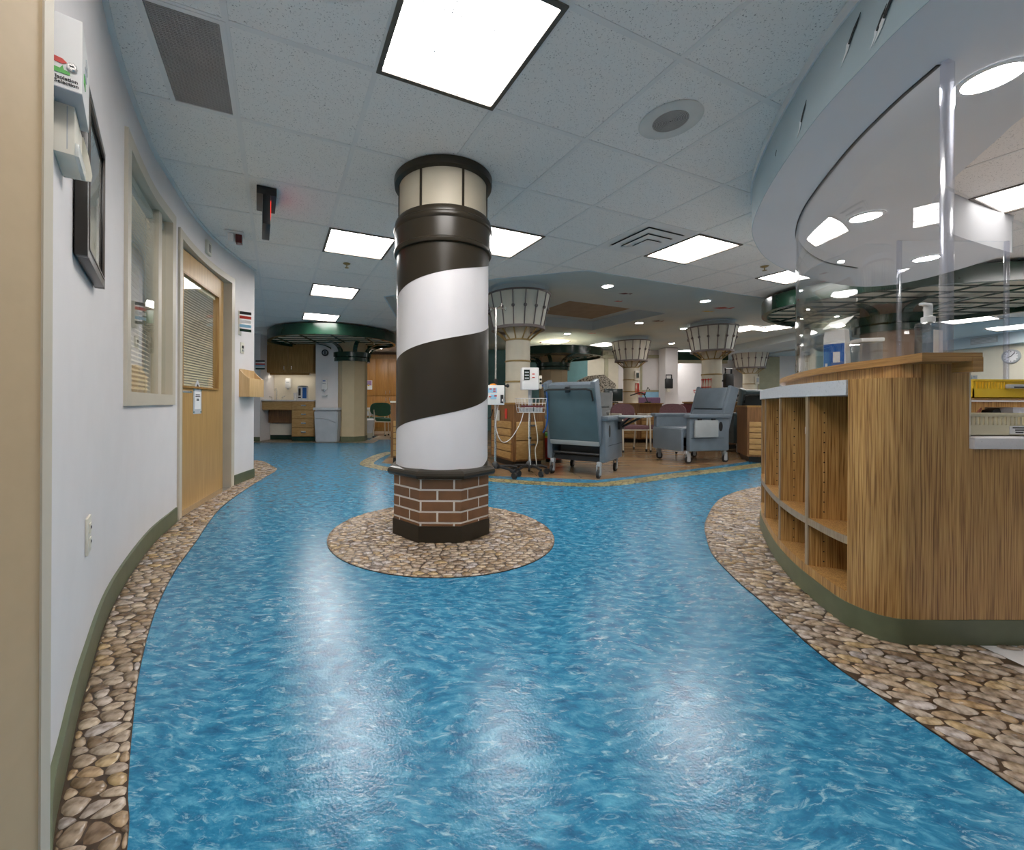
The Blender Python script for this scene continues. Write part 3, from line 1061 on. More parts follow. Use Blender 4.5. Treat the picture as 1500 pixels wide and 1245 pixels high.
def pave(base, cut, x0, x1, y0, y1, sp, asp, ang, seed, limit=300):
    """stones over a bounding box: jittered points in a stretched frame, each grown to its cell; cut(c) gives the half-planes to keep or None"""
    rnd = random.Random(seed)
    ca, sa = math.cos(ang), math.sin(ang)
    R = 0.5 * math.hypot(x1 - x0, y1 - y0) + 0.2
    mx, my = (x0 + x1) / 2, (y0 + y1) / 2
    n = int(R / sp) + 2
    pts, idx = [], {}
    for i in range(-n, n + 1):
        for j in range(-n, n + 1):
            if rnd.random() < 0.13:
                continue
            u = (i + 0.5 * (j % 2) + rnd.uniform(-0.34, 0.34)) * sp
            v = (j * 0.87 + rnd.uniform(-0.30, 0.30)) * sp
            w = (mx + ca * u * asp - sa * v, my + sa * u * asp + ca * v)
            if not (x0 - 0.1 < w[0] < x1 + 0.1 and y0 - 0.1 < w[1] < y1 + 0.1):
                continue
            idx.setdefault((int(u // (2 * sp)), int(v // (2 * sp))), []).append(len(pts))
            pts.append((u, v, w))
    cells = []
    for k, (u, v, w) in enumerate(pts):
        H = cut(w)
        if H is None:
            continue
        r = 1.5 * sp
        poly = [(u - r, v - r), (u + r, v - r), (u + r, v + r), (u - r, v + r)]
        bu, bv = int(u // (2 * sp)), int(v // (2 * sp))
        for a in (-1, 0, 1):
            for b in (-1, 0, 1):
                for q in idx.get((bu + a, bv + b), ()):
                    if q == k:
                        continue
                    du, dv = pts[q][0] - u, pts[q][1] - v
                    if du * du + dv * dv < (3 * sp) ** 2:
                        poly = clip(poly, (u + du / 2, v + dv / 2), (du, dv))
        if len(poly) < 3:
            continue
        poly = [(mx + ca * a * asp - sa * b, my + sa * a * asp + ca * b) for a, b in poly]
        for p, nn in H:
            poly = clip(poly, p, nn)
        if len(poly) < 3:
            continue
        cx_ = sum(p[0] for p in poly) / len(poly)
        cy_ = sum(p[1] for p in poly) / len(poly)
        sh = rnd.uniform(0.85, 0.96)
        poly = [(cx_ + (a - cx_) * sh, cy_ + (b - cy_) * sh) for a, b in poly]
        # merge very short sides, then round the corners
        q2 = []
        for p in poly:
            if not q2 or math.hypot(p[0] - q2[-1][0], p[1] - q2[-1][1]) > 0.006:
                q2.append(p)
        if len(q2) < 3:
            continue
        rp = []
        for a, b in zip(q2, q2[1:] + q2[:1]):
            rp.append((a[0] * 0.74 + b[0] * 0.26, a[1] * 0.74 + b[1] * 0.26))
            rp.append((a[0] * 0.26 + b[0] * 0.74, a[1] * 0.26 + b[1] * 0.74))
        area = abs(sum(a[0] * b[1] - a[1] * b[0] for a, b in zip(rp, rp[1:] + rp[:1]))) / 2
        if area < 5e-5:
            continue
        Y = max(cy_, 0.3)
        X_ = CX + FPX * cx_ / Y
        vis = area / Y ** 3 * (1 if (0 < X_ < 1500 and YH + FPX * HC / Y < 1260) else 1e-4)
        cells.append((vis, cx_, cy_, rp, rnd.uniform(0.003, 0.0068)))
    cells.sort(key=lambda c: -c[0])

    def stone(rp, cx_, cy_, h, ox, oy):
        n = len(rp)
        V = [(x - ox, y - oy, 0.0) for x, y in rp]
        V += [(cx_ + (x - cx_) * 0.86 - ox, cy_ + (y - cy_) * 0.86 - oy, h * 0.72) for x, y in rp]
        V += [(cx_ - ox, cy_ - oy, h)]
        F = [(i, (i + 1) % n, n + (i + 1) % n, n + i) for i in range(n)] + [(n + i, n + (i + 1) % n, 2 * n) for i in range(n)]
        return V, F

    for vis, cx_, cy_, rp, h in cells[:limit]:
        V, F = stone(rp, cx_, cy_, h, cx_, cy_)
        me = bpy.data.meshes.new('stone')
        me.from_pydata(V, [], F)
        me.polygons.foreach_set('use_smooth', [True] * len(F))
        me.materials.append(STONE)
        o = bpy.data.objects.new('stone', me)
        COL.objects.link(o)
        o.parent = base
        o.location = (cx_, cy_, 0.004)
    V, F = [], []
    for vis, cx_, cy_, rp, h in cells[limit:]:
        v_, f_ = stone(rp, cx_, cy_, h, 0, 0)
        k = len(V)
        V += v_
        F += [tuple(i + k for i in f) for f in f_]
    if V:
        me = bpy.data.meshes.new('small_stones')
        me.from_pydata(V, [], F)
        me.polygons.foreach_set('use_smooth', [True] * len(F))
        me.materials.append(STONE)
        o = bpy.data.objects.new('small_stones', me)
        COL.objects.link(o)
        o.parent = base
        o.location = (0, 0, 0.004)
        o['kind'] = 'stuff'


WL = [tuple(p) for p in WALL_L.P] + [(-3.2, 4.80)]


def cut_left(c):
    s1, q1, n1 = nearest(WL, c)          # wall is on the left of travel: keep s1 > 0
    s2, q2, n2 = nearest(EDGE_L, c)      # blue is on the right: keep s2 < 0
    if s1 < -0.02 or s2 > 0.03 or c[1] > 6.1 or c[0] < -2.95:
        return None
    H = []
    if s1 < 0.09:
        H.append(((q1[0] + n1[0] * 0.014, q1[1] + n1[1] * 0.014), (-n1[0], -n1[1])))
    if s2 > -0.09:
        H.append((q2, n2))
    return H


base = struct('floor_pebble_left', MB().prism(EDGE_L + [(-2.986, 4.85)] + WL[-2::-1], 0.0, 0.004), GROUT)
pave(base, cut_left, -2.95, -0.4, 0.5, 6.1, 0.036, 1.5, 0.16, 3)

CB = CNT[::-1]     # from the near end away from the lens


def cut_right(c):
    if c[1] < 1.47 or (c[0] < 1.7 and c[1] < 1.6):
        if c[0] > 1.90 or c[1] < 0.26:
            return None
        H = []
        if c[0] > 1.80:
            H.append(((1.905, 0), (1, 0)))
        if c[1] > 1.37:
            s1, q1, n1 = nearest(CNT, c)
            if s1 < -0.02:
                return None
            if s1 < 0.09:
                H.append((q1, (-n1[0], -n1[1])))
    else:
        s1, q1, n1 = nearest(CNT, c)
        if s1 < -0.02 or c[0] > 3.5:
            return None
        H = []
        if s1 < 0.09:
            H.append((q1, (-n1[0], -n1[1])))
    s2, q2, n2 = nearest(EDGE_R, c)
    if s2 < -0.03:
        return None
    if s2 < 0.09:
        H.append((q2, (-n2[0], -n2[1])))
    return H


base = struct('floor_pebble_right', MB().prism(EDGE_R + [(3.7, 4.1)] + CNT + [(1.905, 1.483), (1.905, 0.25)], 0.0, 0.004), GROUT)
pave(base, cut_right, 1.2, 3.6, 0.25, 4.6, 0.040, 1.75, -0.42, 5)


def cut_disc(c):
    dx, dy = c[0] - DISC_C[0], c[1] - DISC_C[1]
    r = math.hypot(dx, dy)
    if r > DISC_R + 0.03 or max(abs(c[0] + 0.08), abs(c[1] - 2.85)) < 0.25:
        return None
    if r > DISC_R - 0.09:
        return [((DISC_C[0] + dx / r * DISC_R, DISC_C[1] + dy / r * DISC_R), (dx / r, dy / r))]
    return []


base = struct('floor_pebble_disc', MB().prism([(DISC_C[0] + DISC_R * math.cos(2 * PI * i / 72), DISC_C[1] + DISC_R * math.sin(2 * PI * i / 72)) for i in range(72)], 0.0, 0.004), GROUT)
pave(base, cut_disc, -0.85, 0.7, 2.0, 3.55, 0.039, 1.4, 0.1, 11)

# far pebble print stripe round the wood platform, and the thin strip at the alcove
OUT_S = catmull([(-1.19, 7.28), (-1.33, 6.75), (-1.345, 5.85), (-1.03, 5.40), (-0.738, 5.18), (-0.1, 4.82), (0.421, 4.56), (0.987, 4.37), (1.562, 4.32), (2.1, 4.55), (2.766, 4.93), (4.194, 5.68), (6.0, 6.7)], 6)
struct('floor_pebble_stripe', MB().strip(OUT_S, offset(OUT_S, -0.20), 0.0, 0.0035), FARPEB)
struct('floor_pebble_alcove', MB().strip([(-4.9, 8.86), (-1.75, 8.86)], [(-4.9, 9.6), (-1.75, 9.6)], 0.0, 0.0035), TANPEB)

# ---- tile ceiling: tees and tiles, left open over the platform and the cloud soffit
TS, TA = 0.61, 0.4086
TX, TY = -0.6018 * TS, 3.0983 * TS
cT, sT = math.cos(TA), math.sin(TA)


def tg(i, j):
    return (TX + (i * cT - j * sT) * TS, TY + (i * sT + j * cT) * TS)


def minus_convex(poly, K):
    "pieces of a convex polygon outside the convex polygon K (counter-clockwise)"
    out, cur = [], poly
    for a, b in zip(K, K[1:] + K[:1]):
        n = (b[1] - a[1], -(b[0] - a[0]))            # outward
        o = clip(cur, a, (-n[0], -n[1]))
        if len(o) > 2:
            out.append(o)
        cur = clip(cur, a, n)
        if len(cur) < 3:
            break
    return out


KB = BLUEC[1:] + BLUEC[:1]
SOFF_OUT = catmull([(1.40, -0.4), (1.41, 0.5), (1.439, 1.242), (1.485, 1.50), (1.558, 1.781), (1.758, 2.277), (2.0, 2.74), (2.24, 3.062), (2.649, 3.463), (3.169, 3.818), (3.75, 4.10), (4.20, 4.24), (4.45, 4.18), (4.55, 3.96), (4.53, 3.6), (4.463, 3.282)], 6)
SOFF_IN = catmull([(4.463, 3.282), (4.022, 3.118), (3.518, 2.912), (3.1, 2.68), (2.87, 2.46), (2.70, 2.22), (2.503, 1.893), (2.416, 1.741), (2.30, 1.4), (2.22, 0.6), (2.2, -0.4)], 5)
WLP = [tuple(p) for p in WALL_L.P]


def tile_seen(c):
    if c[1] < 0.2 or c[1] > 9.9 or c[0] > 7.6 or c[0] < -4.9:
        return False
    x = CX + FPX * c[0] / c[1]
    y = YH - FPX * (CEIL - HC) / c[1]
    if not (-330 < x < 1830 and y > -420):
        return False
    if c[1] < 4.7:
        s, q, n = nearest(WLP, c)
        if s < -0.30:
            return False
    elif c[0] < -2.7 and c[1] < 7 and x < 300:
        return False
    return True


LIGHTS = {(0, -1): 0, (0, 3): 0, (0, 6): 0, (0, 9): 0, (2, 2): 0, (5, 1): 0, (8, 1): 0, (7, -2): 0}
SKIP = {(-2, 0): 'grille', (4, 1): 'vent'}
ceil = struct('ceiling', MB().box((-0.2, 0.0, CEIL + 0.045), (0.5, 0.5, 0.008)), TEE)
tile_shared = None
TR = Matrix.Rotation(TA, 4, 'Z')
for i in range(-9, 14):
    for j in range(-9, 14):
        c = tg(i + 0.5, j + 0.5)
        if (i, j) in LIGHTS or (i, j) == (4, 1) or not tile_seen(c):
            continue
        h = 0.018
        lo_i = i + (0.5 if (i, j) == (-2, 0) else 0)
        sq = [(0.012, 0.012), (TS - 0.012, 0.012), (TS - 0.012, TS - 0.012), (0.012, TS - 0.012)]
        if (i, j) == (-2, 0):
            sq = [(0.012, 0.012), (TS * 0.5, 0.012), (TS * 0.5, TS - 0.012), (0.012, TS - 0.012)]
        org = tg(i, j)
        W = [(org[0] + a * cT - b * sT, org[1] + a * sT + b * cT) for a, b in sq]
        hit = W
        for a, b in zip(KB, KB[1:] + KB[:1]):
            hit = clip(hit, a, (b[1] - a[1], -(b[0] - a[0]))) if len(hit) > 2 else []
        touch = len(hit) > 2
        pcs = minus_convex(W, KB) if touch else [W]
        if not pcs:
            continue
        if touch or (i, j) == (-2, 0):
            mbt = MB()
            for p in pcs:
                mbt.prism([(x - org[0], y - org[1]) for x, y in p], CEIL + 0.003, CEIL + 0.016)
            o = link('ceiling_tile', mbt.bm, TILE, ceil, smooth=False)
            o.location = (org[0], org[1], 0)
        else:
            if tile_shared is None:
                mbt = MB().prism(sq, CEIL + 0.003, CEIL + 0.016)
                o = link('ceiling_tile', mbt.bm, TILE, ceil, smooth=False)
                tile_shared = o.data
            else:
                o = bpy.data.objects.new('ceiling_tile', tile_shared)
                COL.objects.link(o)
                o.parent = ceil
            o.location = (org[0], org[1], 0)
            o.rotation_euler = (0, 0, TA)


def tee(a, b):
    "one ceiling tee between two plan points, cut where it would run over the platform"
    dx, dy = b[0] - a[0], b[1] - a[1]
    L = math.hypot(dx, dy)
    nx_, ny_ = -dy / L * 0.0125, dx / L * 0.0125
    q = [(a[0] - nx_, a[1] - ny_), (b[0] - nx_, b[1] - ny_), (b[0] + nx_, b[1] + ny_), (a[0] + nx_, a[1] + ny_)]
    out = minus_convex(q, KB) if any(KB[0][0] - 1 < p[0] for p in q) else [q]
    return [p for p in out if len(p) > 2]


for i in range(-8, 14):
    run = [j for j in range(-9, 14) if tile_seen(tg(i + 0.5, j + 0.5)) or tile_seen(tg(i - 0.5, j + 0.5))]
    if run:
        pcs = tee(tg(i, min(run)), tg(i, max(run) + 1))
        if pcs:
            mbt = MB()
            for p in pcs:
                mbt.prism(p, CEIL - 0.001, CEIL + 0.004)
            link('ceiling_tee', mbt.bm, TEE, ceil, smooth=False)
for j in range(-9, 14):
    run = [i for i in range(-9, 14) if tile_seen(tg(i + 0.5, j + 0.5)) or tile_seen(tg(i + 0.5, j - 0.5))]
    if run:
        pcs = tee(tg(min(run), j), tg(max(run) + 1, j))
        if pcs:
            mbt = MB()
            for p in pcs:
                mbt.prism(p, CEIL - 0.0005, CEIL + 0.0045)
            link('ceiling_tee', mbt.bm, TEE, ceil, smooth=False)

# ---- raised blue ceiling over the platform, with a coffer
BZ = 2.62
co = (1.95, 6.95)
ax, ay = Vector((cT, sT)), Vector((-sT, cT))
hole = [tuple(Vector(co) + ax * a + ay * b) for a, b in ((0, 0), (2.3, 0), (2.3, 2.0), (0, 2.0))]


def plate(outer, inner, z):
    bm = bmesh.new()
    E_ = []
    for loop in (outer, inner):
        v = [bm.verts.new((x, y, z)) for x, y in loop]
        E_ += [bm.edges.new((v[k - 1], v[k])) for k in range(len(v))]
    bmesh.ops.triangle_fill(bm, use_beauty=True, edges=E_)
    return bm


bm = plate(BLUEC, hole, BZ)
blue = link('ceiling_blue', bm, MURAL, None, smooth=False)
blue['kind'] = 'structure'
INV['ceiling_blue'] = Matrix.Identity(4)
mb = MB()
ob_ = [(p[0], p[1]) for p in BLUEC]
for a, b in zip(ob_, ob_[1:]):
    mb.strip([a, b], [(a[0] + 0.02, a[1] + 0.02), (b[0] + 0.02, b[1] + 0.02)], CEIL - 0.004, BZ)
struct('trim_3', mb, SKYP)
mb = MB()
hc = Vector((sum(p[0] for p in hole) / 4, sum(p[1] for p in hole) / 4))
for a, b in zip(hole, hole[1:] + hole[:1]):
    o2 = [tuple(Vector(p) + (Vector(p) - hc).normalized() * 0.03) for p in (a, b)]
    mb.strip([a, b], o2, BZ - 0.001, BZ + 0.21)
mb.prism([tuple(Vector(p) + (Vector(p) - hc).normalized() * 0.02) for p in hole], BZ + 0.20, BZ + 0.22)
struct('coffer', mb, SKYP, blue)
for k in range(2):
    q = [tuple(Vector(co) + ax * a + ay * b) for a, b in ((0.30 + 0.86 * k, 0.3), (0.30 + 0.86 * k + 0.85, 0.3), (0.30 + 0.86 * k + 0.85, 1.7), (0.30 + 0.86 * k, 1.7))]
    struct('coffer_panel', MB().prism(q, BZ + 0.185, BZ + 0.20), TANTILE, blue)
# fish and birds painted on the blue ceiling
for px, py, L_, m in ((915, 430, 0.20, MAROON), (905, 441, 0.13, REDP), (1058, 451, 0.34, REDP), (1036, 456, 0.2, YELP), (866, 488, 0.2, REDP), (963, 470, 0.22, MAROON)):
    x, y = G(px, py, BZ)
    mb = MB()
    mb.extrude([(x - L_ / 2, y, BZ - 0.003), (x, y - L_ * 0.22, BZ - 0.003), (x + L_ * 0.32, y, BZ - 0.003), (x + L_ * 0.55, y - L_ * 0.2, BZ - 0.003), (x + L_ * 0.55, y + L_ * 0.2, BZ - 0.003), (x + L_ * 0.32, y + 0.02, BZ - 0.003), (x, y + L_ * 0.2, BZ - 0.003)], (0, 0, 0.002))
    struct('painted_fish', mb, m, blue)

# ---- cloud-shaped soffit over the counter
SZ = 2.10
outl = SOFF_OUT[:-1] + SOFF_IN[:-1]
mb = MB()
n = len(outl)
mb._add([(x, y, SZ) for x, y in outl] + [(x, y, CEIL - 0.002) for x, y in outl], [tuple(range(n))[::-1]] + [(i, (i + 1) % n, n + (i + 1) % n, n + i) for i in range(n)])
bmesh.ops.triangulate(mb.bm, faces=[f for f in mb.bm.faces if len(f.verts) > 4])
soff = struct('ceiling_soffit', mb, SOFP)
P = SOFF_OUT
struct('fascia', MB().strip(offset(P, -0.003), P, SZ, CEIL - 0.004), FASCP, soff)
struct('trim_4', MB().strip(offset(P, -0.012), P, CEIL - 0.05, CEIL - 0.0015), REVEALP)
SP = Path(SOFF_OUT)


def gull(px, py, s, white=True):
    q = None
    for k in range(1500):
        qq = SP.L * k / 1500
        p, t = SP.at(qq)
        if p.y > 0.5 and p.y < 4:
            e = abs(CX + FPX * p.x / p.y - px)
            z = HC + (YH - py) / FPX * p.y
            if SZ < z < CEIL and (q is None or e < q[0]):
                q = (e, p, t, z)
    if q is None:
        return
    e, p, t, z = q
    n = Vector((-t.y, t.x, 0))
    M = Matrix.Identity(4)
    M.col[0] = (-t.x, -t.y, 0, 0)
    M.col[1] = (0, 0, 1, 0)
    M.col[2] = (n.x, n.y, 0, 0)
    M.col[3] = (p.x + n.x * 0.006, p.y + n.y * 0.006, z, 1)
    w = MB().extrude([(0, 0.02 * s, 0), (0.22 * s, 0.30 * s, 0), (0.32 * s, 0.42 * s, 0), (0.70 * s, 0.72 * s, 0), (0.50 * s, 0.40 * s, 0), (0.34 * s, 0.22 * s, 0), (0.10 * s, -0.08 * s, 0)], (0, 0, 0.0015)).xform(M)
    struct('painted_gull_wing', w, INK, soff)
    if white:
        b = MB().extrude([(0.06 * s, 0.10 * s, 0), (-0.10 * s, 0.06 * s, 0), (-0.14 * s, -0.20 * s, 0), (-0.42 * s, -0.62 * s, 0), (-0.02 * s, -0.28 * s, 0), (0.12 * s, -0.05 * s, 0)], (0, 0, 0.0012)).xform(M)
        struct('painted_gull_body', b, PAPER, soff)


for a in ((1293, 24, 0.10, True), (1284, 42, 0.07, True), (1243, 62, 0.09, True), (1173, 176, 0.085, True), (1136, 226, 0.03, False)):
    gull(*a)

# ---- far right: dropped ceiling with a wavy edge, a beam and the end wall
WAVE = catmull([(8.2, 8.4), (8.5, 7.6), (9.2, 7.35), (10.0, 7.25), (10.8, 6.9), (12.0, 6.7)], 6)
mb = MB()
mb.prism(WAVE + [(12.0, 14.9), (8.2, 14.9)], 2.44, 2.62)
struct('ceiling_wave', mb, SKYP)
struct('trim_6', MB().box((11.9, 9.5, 2.32), (0.2, 7.0, 0.24)), SKYP)
struct('trim_7', MB().box((7.4, 14.94, 2.2), (4.4, 0.12, 0.5)), SKYP)

# ================================================================== CEILING FIXTURES
def panel_light(i, j, label, z=CEIL, org=None, shared=[]):
    o = org or tg(i + 0.5, j + 0.5)
    g = 'square fluorescent ceiling lights'
    if shared:
        return dup(shared[0], (o[0], o[1], z), TA, label, g)
    t = thing('ceiling_light', label, 'ceiling light', (o[0], o[1], z), TA, g)
    h, w = TS / 2, 0.022
    mb = MB()
    for a in (-1, 1):
        mb.box((a * (h - w / 2), 0, -0.002), (w, 2 * h, 0.012))
        mb.box((0, a * (h - w / 2), -0.002), (2 * h - 2 * w, w, 0.012))
    part('frame', mb, LFRAME, t)
    part('diffuser', MB().box((0, 0, 0.006), (2 * h - 2 * w, 2 * h - 2 * w, 0.006)), DIFF, t)
    mb = MB()
    for a in (-0.095, 0.095):
        mb.box((a, 0, 0.002), (0.004, 2 * h - 2 * w, 0.003))
        mb.box((0, a, 0.002), (2 * h - 2 * w, 0.004, 0.003))
    part('diffuser_seam', mb, DTRIM, t)
    part('housing', MB().box((0, 0, 0.03), (2 * h - 0.01, 2 * h - 0.01, 0.04)), TEE, t)
    shared.append(t)
    return t


for (i, j), lb in {(0, -1): 'large square fluorescent light, the ceiling light nearest above the lighthouse column',
                   (0, 3): 'square fluorescent light left of the lighthouse column collar, nearest of the row of three',
                   (0, 6): 'square fluorescent light in the left row, second of three going toward the green canopy',
                   (0, 9): 'square fluorescent light in the left row, directly before the green canopy rim',
                   (2, 2): 'square fluorescent light half hidden behind the right of the lighthouse column collar',
                   (5, 1): 'square fluorescent light next to the air diffuser in mid ceiling',
                   (8, 1): 'square fluorescent light just left of the clear shield edge, beside a sprinkler',
                   (7, -2): 'square fluorescent light over the staff area right of the grey soffit'}.items():
    pl = panel_light(i, j, lb)
    if (i, j) == (7, -2):          # this one is dimmed
        d = [c_ for c_ in pl.children if c_.name.startswith('diffuser') and 'seam' not in c_.name][0]
        d.data = d.data.copy()
        d.data.materials[0] = DIFFDIM
panel_light(0, 0, 'added square fluorescent light in the office, brightening the blinds of the left wall', org=(-2.75, 2.2))  # added to brighten the blinds; no lamp is known in the office
panel_light(10, -3, 'added square fluorescent light over the staff area, past the right edge of the view')  # unseen fill panel, added to lift the soffit and canopy undersides
panel_light(7, -5, 'added square fluorescent light over the desk at the near right, outside the view')  # second unseen panel added to brighten the staff side
# panels the near room has behind the lens
panel_light(0, 0, 'square fluorescent light behind the viewpoint, over the doorway on the left', org=tg(-0.5, -3.0))
panel_light(0, 0, 'square fluorescent light behind the viewpoint, over the corridor on the right', org=tg(2.5, -3.5))
# panels on the raised blue ceiling and beyond
for px, py, z, lb in ((813, 500, BZ, 'square light panel above the mid green canopy, behind the first lantern column'),
                      (1092, 481, BZ, 'square light panel right beside the second lantern column shade'),
                      (985, 524, BZ, 'distant square light panel right of the third lantern column shade'),
                      (1420, 468, 2.44, 'distant square light panel on the dropped blue ceiling left of the far acrylic post'),
                      (1486, 479, 2.44, 'distant square light panel over the wall clock at the picture edge')):
    x, y = G(px, py, z)
    panel_light(0, 0, lb, z=z - 0.012, org=(x, y))


def downlight(px, py, z, label, r=0.085, shared=[]):
    x, y = G(px, py, z)
    g = 'round recessed downlights'
    if shared:
        t = dup(shared[0], (x, y, z), 0, label, g)
    else:
        t = thing('downlight', label, 'downlight', (x, y, z), 0, g)
        part('trim_ring', MB().lathe([(0.070, -0.001), (0.076, -0.008), (0.092, -0.006), (0.094, -0.0005)], n=28), DTRIM, t)
        part('lamp', MB().cyl((0, 0, -0.004), (0, 0, -0.001), 0.071, n=28), DOWN, t)
        shared.append(t)
    return t


for px, py, z, lb in ((1453, 113, SZ, 'large round downlight in the grey soffit above the counter end'),
                      (1268, 317, SZ, 'round downlight seen through the curved shield, middle of the soffit'),
                      (1357, 378, SZ, 'round downlight at the far end of the soffit by the green canopy'),
                      (1432, 430, 2.55, 'round downlight on the pale ceiling beyond the trellis canopy'),
                      (890, 419, BZ, 'round downlight at the near tip of the blue painted ceiling'),
                      (1033, 441, BZ, 'round downlight on the blue ceiling above the second lantern column'),
                      (936, 473, BZ, 'round downlight right of the square ceiling coffer'),
                      (831, 489, BZ, 'small round downlight just left of the coffer, above the mid canopy'),
                      (984, 503, BZ, 'small round downlight between the second and third lantern shades'),
                      (1149, 461, BZ, 'round downlight left of the curved shield edge under the canopy rim'),
                      (1002, 481, BZ, 'tiny round downlight touching the left of the second lantern shade')):
    if z == 2.55:
        x, y = G(px, py, z)
        struct('ceiling_far', MB().prism([(7.0, 5.2), (12, 4.4), (12, 6.9), (8.4, 8.2), (7.0, 6.9)], 2.551, 2.57), SKYP)
    downlight(px, py, z, lb)

# return-air grille
o = tg(-1.25, 0.5)
t = thing('return_grille', 'dark perforated return air grille in the ceiling above the framed picture', 'vent', (o[0], o[1], CEIL), TA)
hw, hl = TS * 0.25, TS * 0.5
part('backing', MB().box((0, 0, 0.008), (2 * hw - 0.03, 2 * hl - 0.02, 0.004)), GRILLD, t)
mb = MB()
for a in (-1, 1):
    mb.box((a * (hw - 0.012), 0, 0.001), (0.024, 2 * hl, 0.008))
    mb.box((0, a * (hl - 0.010), 0.001), (2 * hw - 0.048, 0.020, 0.008))
part('frame', mb, TEE, t)
mb = MB()
for k in range(66):
    a = -hl + 0.022 + k * (2 * hl - 0.044) / 65
    mb.box((0, a, 0.003), (2 * hw - 0.05, 0.0042, 0.004))
for k in range(18):
    a = -hw + 0.03 + k * (2 * hw - 0.06) / 17
    mb.box((a, 0, 0.0035), (0.0045, 2 * hl - 0.044, 0.003))
o = part('perforated_sheet', mb, GRILLE, t, smooth=False)
o['kind'] = 'stuff'

# round speaker
x, y = G(982, 177, CEIL)
t = thing('ceiling_speaker', 'round beige loudspeaker set in the tile ceiling near the soffit', 'speaker', (x, y, CEIL))
part('ring', MB().lathe([(0.088, -0.004), (0.10, -0.008), (0.148, -0.006), (0.156, -0.0005), (0.088, -0.0005), (0.088, -0.004)], n=48), SPKR, t)
part('backing', MB().cyl((0, 0, -0.003), (0, 0, -0.001), 0.089, n=40), mat('speaker_cloth', (0.13, 0.115, 0.10), 0.7), t)
mb = MB()
for k in range(11):
    r = 0.008 + k * 0.0076
    mb.lathe([(r - 0.0026, -0.0045), (r + 0.0026, -0.0045), (r + 0.0026, -0.0025), (r - 0.0026, -0.0025), (r - 0.0026, -0.0045)], n=36)
part('grille', mb, GRILLE, t)

# air diffuser
o = tg(4.5, 1.5)
t = thing('air_diffuser', 'square stepped air diffuser in the ceiling beside a light panel', 'vent', (o[0], o[1], CEIL), TA)
mb = MB()
h = TS / 2 - 0.012
for a, b, z in ((h, 0.225, 0.0), (0.23, 0.155, -0.018), (0.16, 0.09, -0.034)):
    for sgn in (-1, 1):
        mb.box((0, sgn * (a + b) / 2, z), (2 * a, a - b, 0.002)).box((sgn * (a + b) / 2, 0, z), (a - b, 2 * b, 0.002))
part('vane', mb, TEE, t, smooth=False)
part('centre_plate', MB().box((0, 0, -0.046), (0.19, 0.19, 0.002)), TEE, t)
part('duct', MB().box((0, 0, 0.012), (0.48, 0.48, 0.004)), GRILLD, t)

# sprinklers, strobe, exit sign
for px, py, z, lb in ((508, 386, CEIL, 'brass sprinkler head between the first two lights of the left row'), (1120, 390, CEIL, 'brass sprinkler head left of the clear shield near a light')):
    x, y = G(px, py, z)
    t = thing('sprinkler_head', lb, 'sprinkler', (x, y, z), 0, 'ceiling sprinklers')
    part('escutcheon', MB().lathe([(0.0, -0.012), (0.025, -0.012), (0.042, -0.001)], n=20), GOLD, t)
    part('deflector', MB().cyl((0, 0, -0.012), (0, 0, -0.045), 0.006, n=8).cyl((0, 0, -0.045), (0, 0, -0.049), 0.022, n=16), GOLD, t)
x, y = G(344, 342, CEIL)
t = thing('fire_strobe', 'white ceiling fire strobe with a red lens near the wooden door', 'alarm', (x, y, CEIL), 0.4)
part('plate', MB().box((0, 0, -0.008), (0.15, 0.15, 0.016), bev=0.004), WPLA, t)
part('body', MB().box((-0.03, 0, -0.05), (0.05, 0.09, 0.07), bev=0.008), WPLA, t)
part('lens', MB().box((0.035, -0.01, -0.055), (0.055, 0.08, 0.075), bev=0.008), mat('dark_red_lens', (0.10, 0.008, 0.008), 0.15), t, label='dark red lens')
x, y = G(390, 287, CEIL)
t = thing('exit_sign', 'black exit sign hanging edge-on from the ceiling, its red letters facing away right', 'exit sign', (x, y, CEIL), 0.45)
part('canopy', MB().box((0, 0, -0.03), (0.13, 0.30, 0.058), bev=0.004), BPLA, t)
part('sign_body', MB().box((0.0, 0, -0.165), (0.052, 0.32, 0.21), bev=0.004), BPLA, t)
M = Matrix(((0, 0, 1, 0.0272), (1, 0, 0, 0), (0, 1, 0, -0.165), (0, 0, 0, 1)))
text('EXIT', 0.17, REDGLOW, M, t, 'exit_lettering')

# ================================================================== LIGHTHOUSE COLUMN
LX, LY = -0.082, 2.85
t = thing('lighthouse_column', 'black and white spiral striped lighthouse column on a brick base with beige top', 'column', (LX, LY, 0.0))
AP = 0.3125            # apothem of the octagonal base


def octa(ap, z=None, rot=PI / 8):
    R_ = ap / math.cos(PI / 8)
    return [(R_ * math.cos(rot + k * PI / 4), R_ * math.sin(rot + k * PI / 4)) for k in range(8)]


part('plinth', MB().prism(octa(AP + 0.008), 0.006, 0.108), BRONZE, t, smooth=False)
part('mortar_core', MB().prism(octa(AP - 0.0012), 0.10, 0.412), MORTAR, t, smooth=False)
mb = MB()
prof = [(0.0, 0.402), (0.030, 0.404), (0.040, 0.414), (0.044, 0.426), (0.040, 0.440), (0.028, 0.449), (0.010, 0.456), (-0.02, 0.460)]
loops = [octa(AP + d) for d, z in prof]
V = [(x, y, z) for lp, (d, z) in zip(loops, prof) for x, y in lp]
F = []
for a in range(len(prof) - 1):
    for k in range(8):
        F.append((a * 8 + k, a * 8 + (k + 1) % 8, a * 8 + 8 + (k + 1) % 8, a * 8 + 8 + k))
mb._add(V, F)
part('cap_moulding', mb, BRONZE, t, smooth=False)
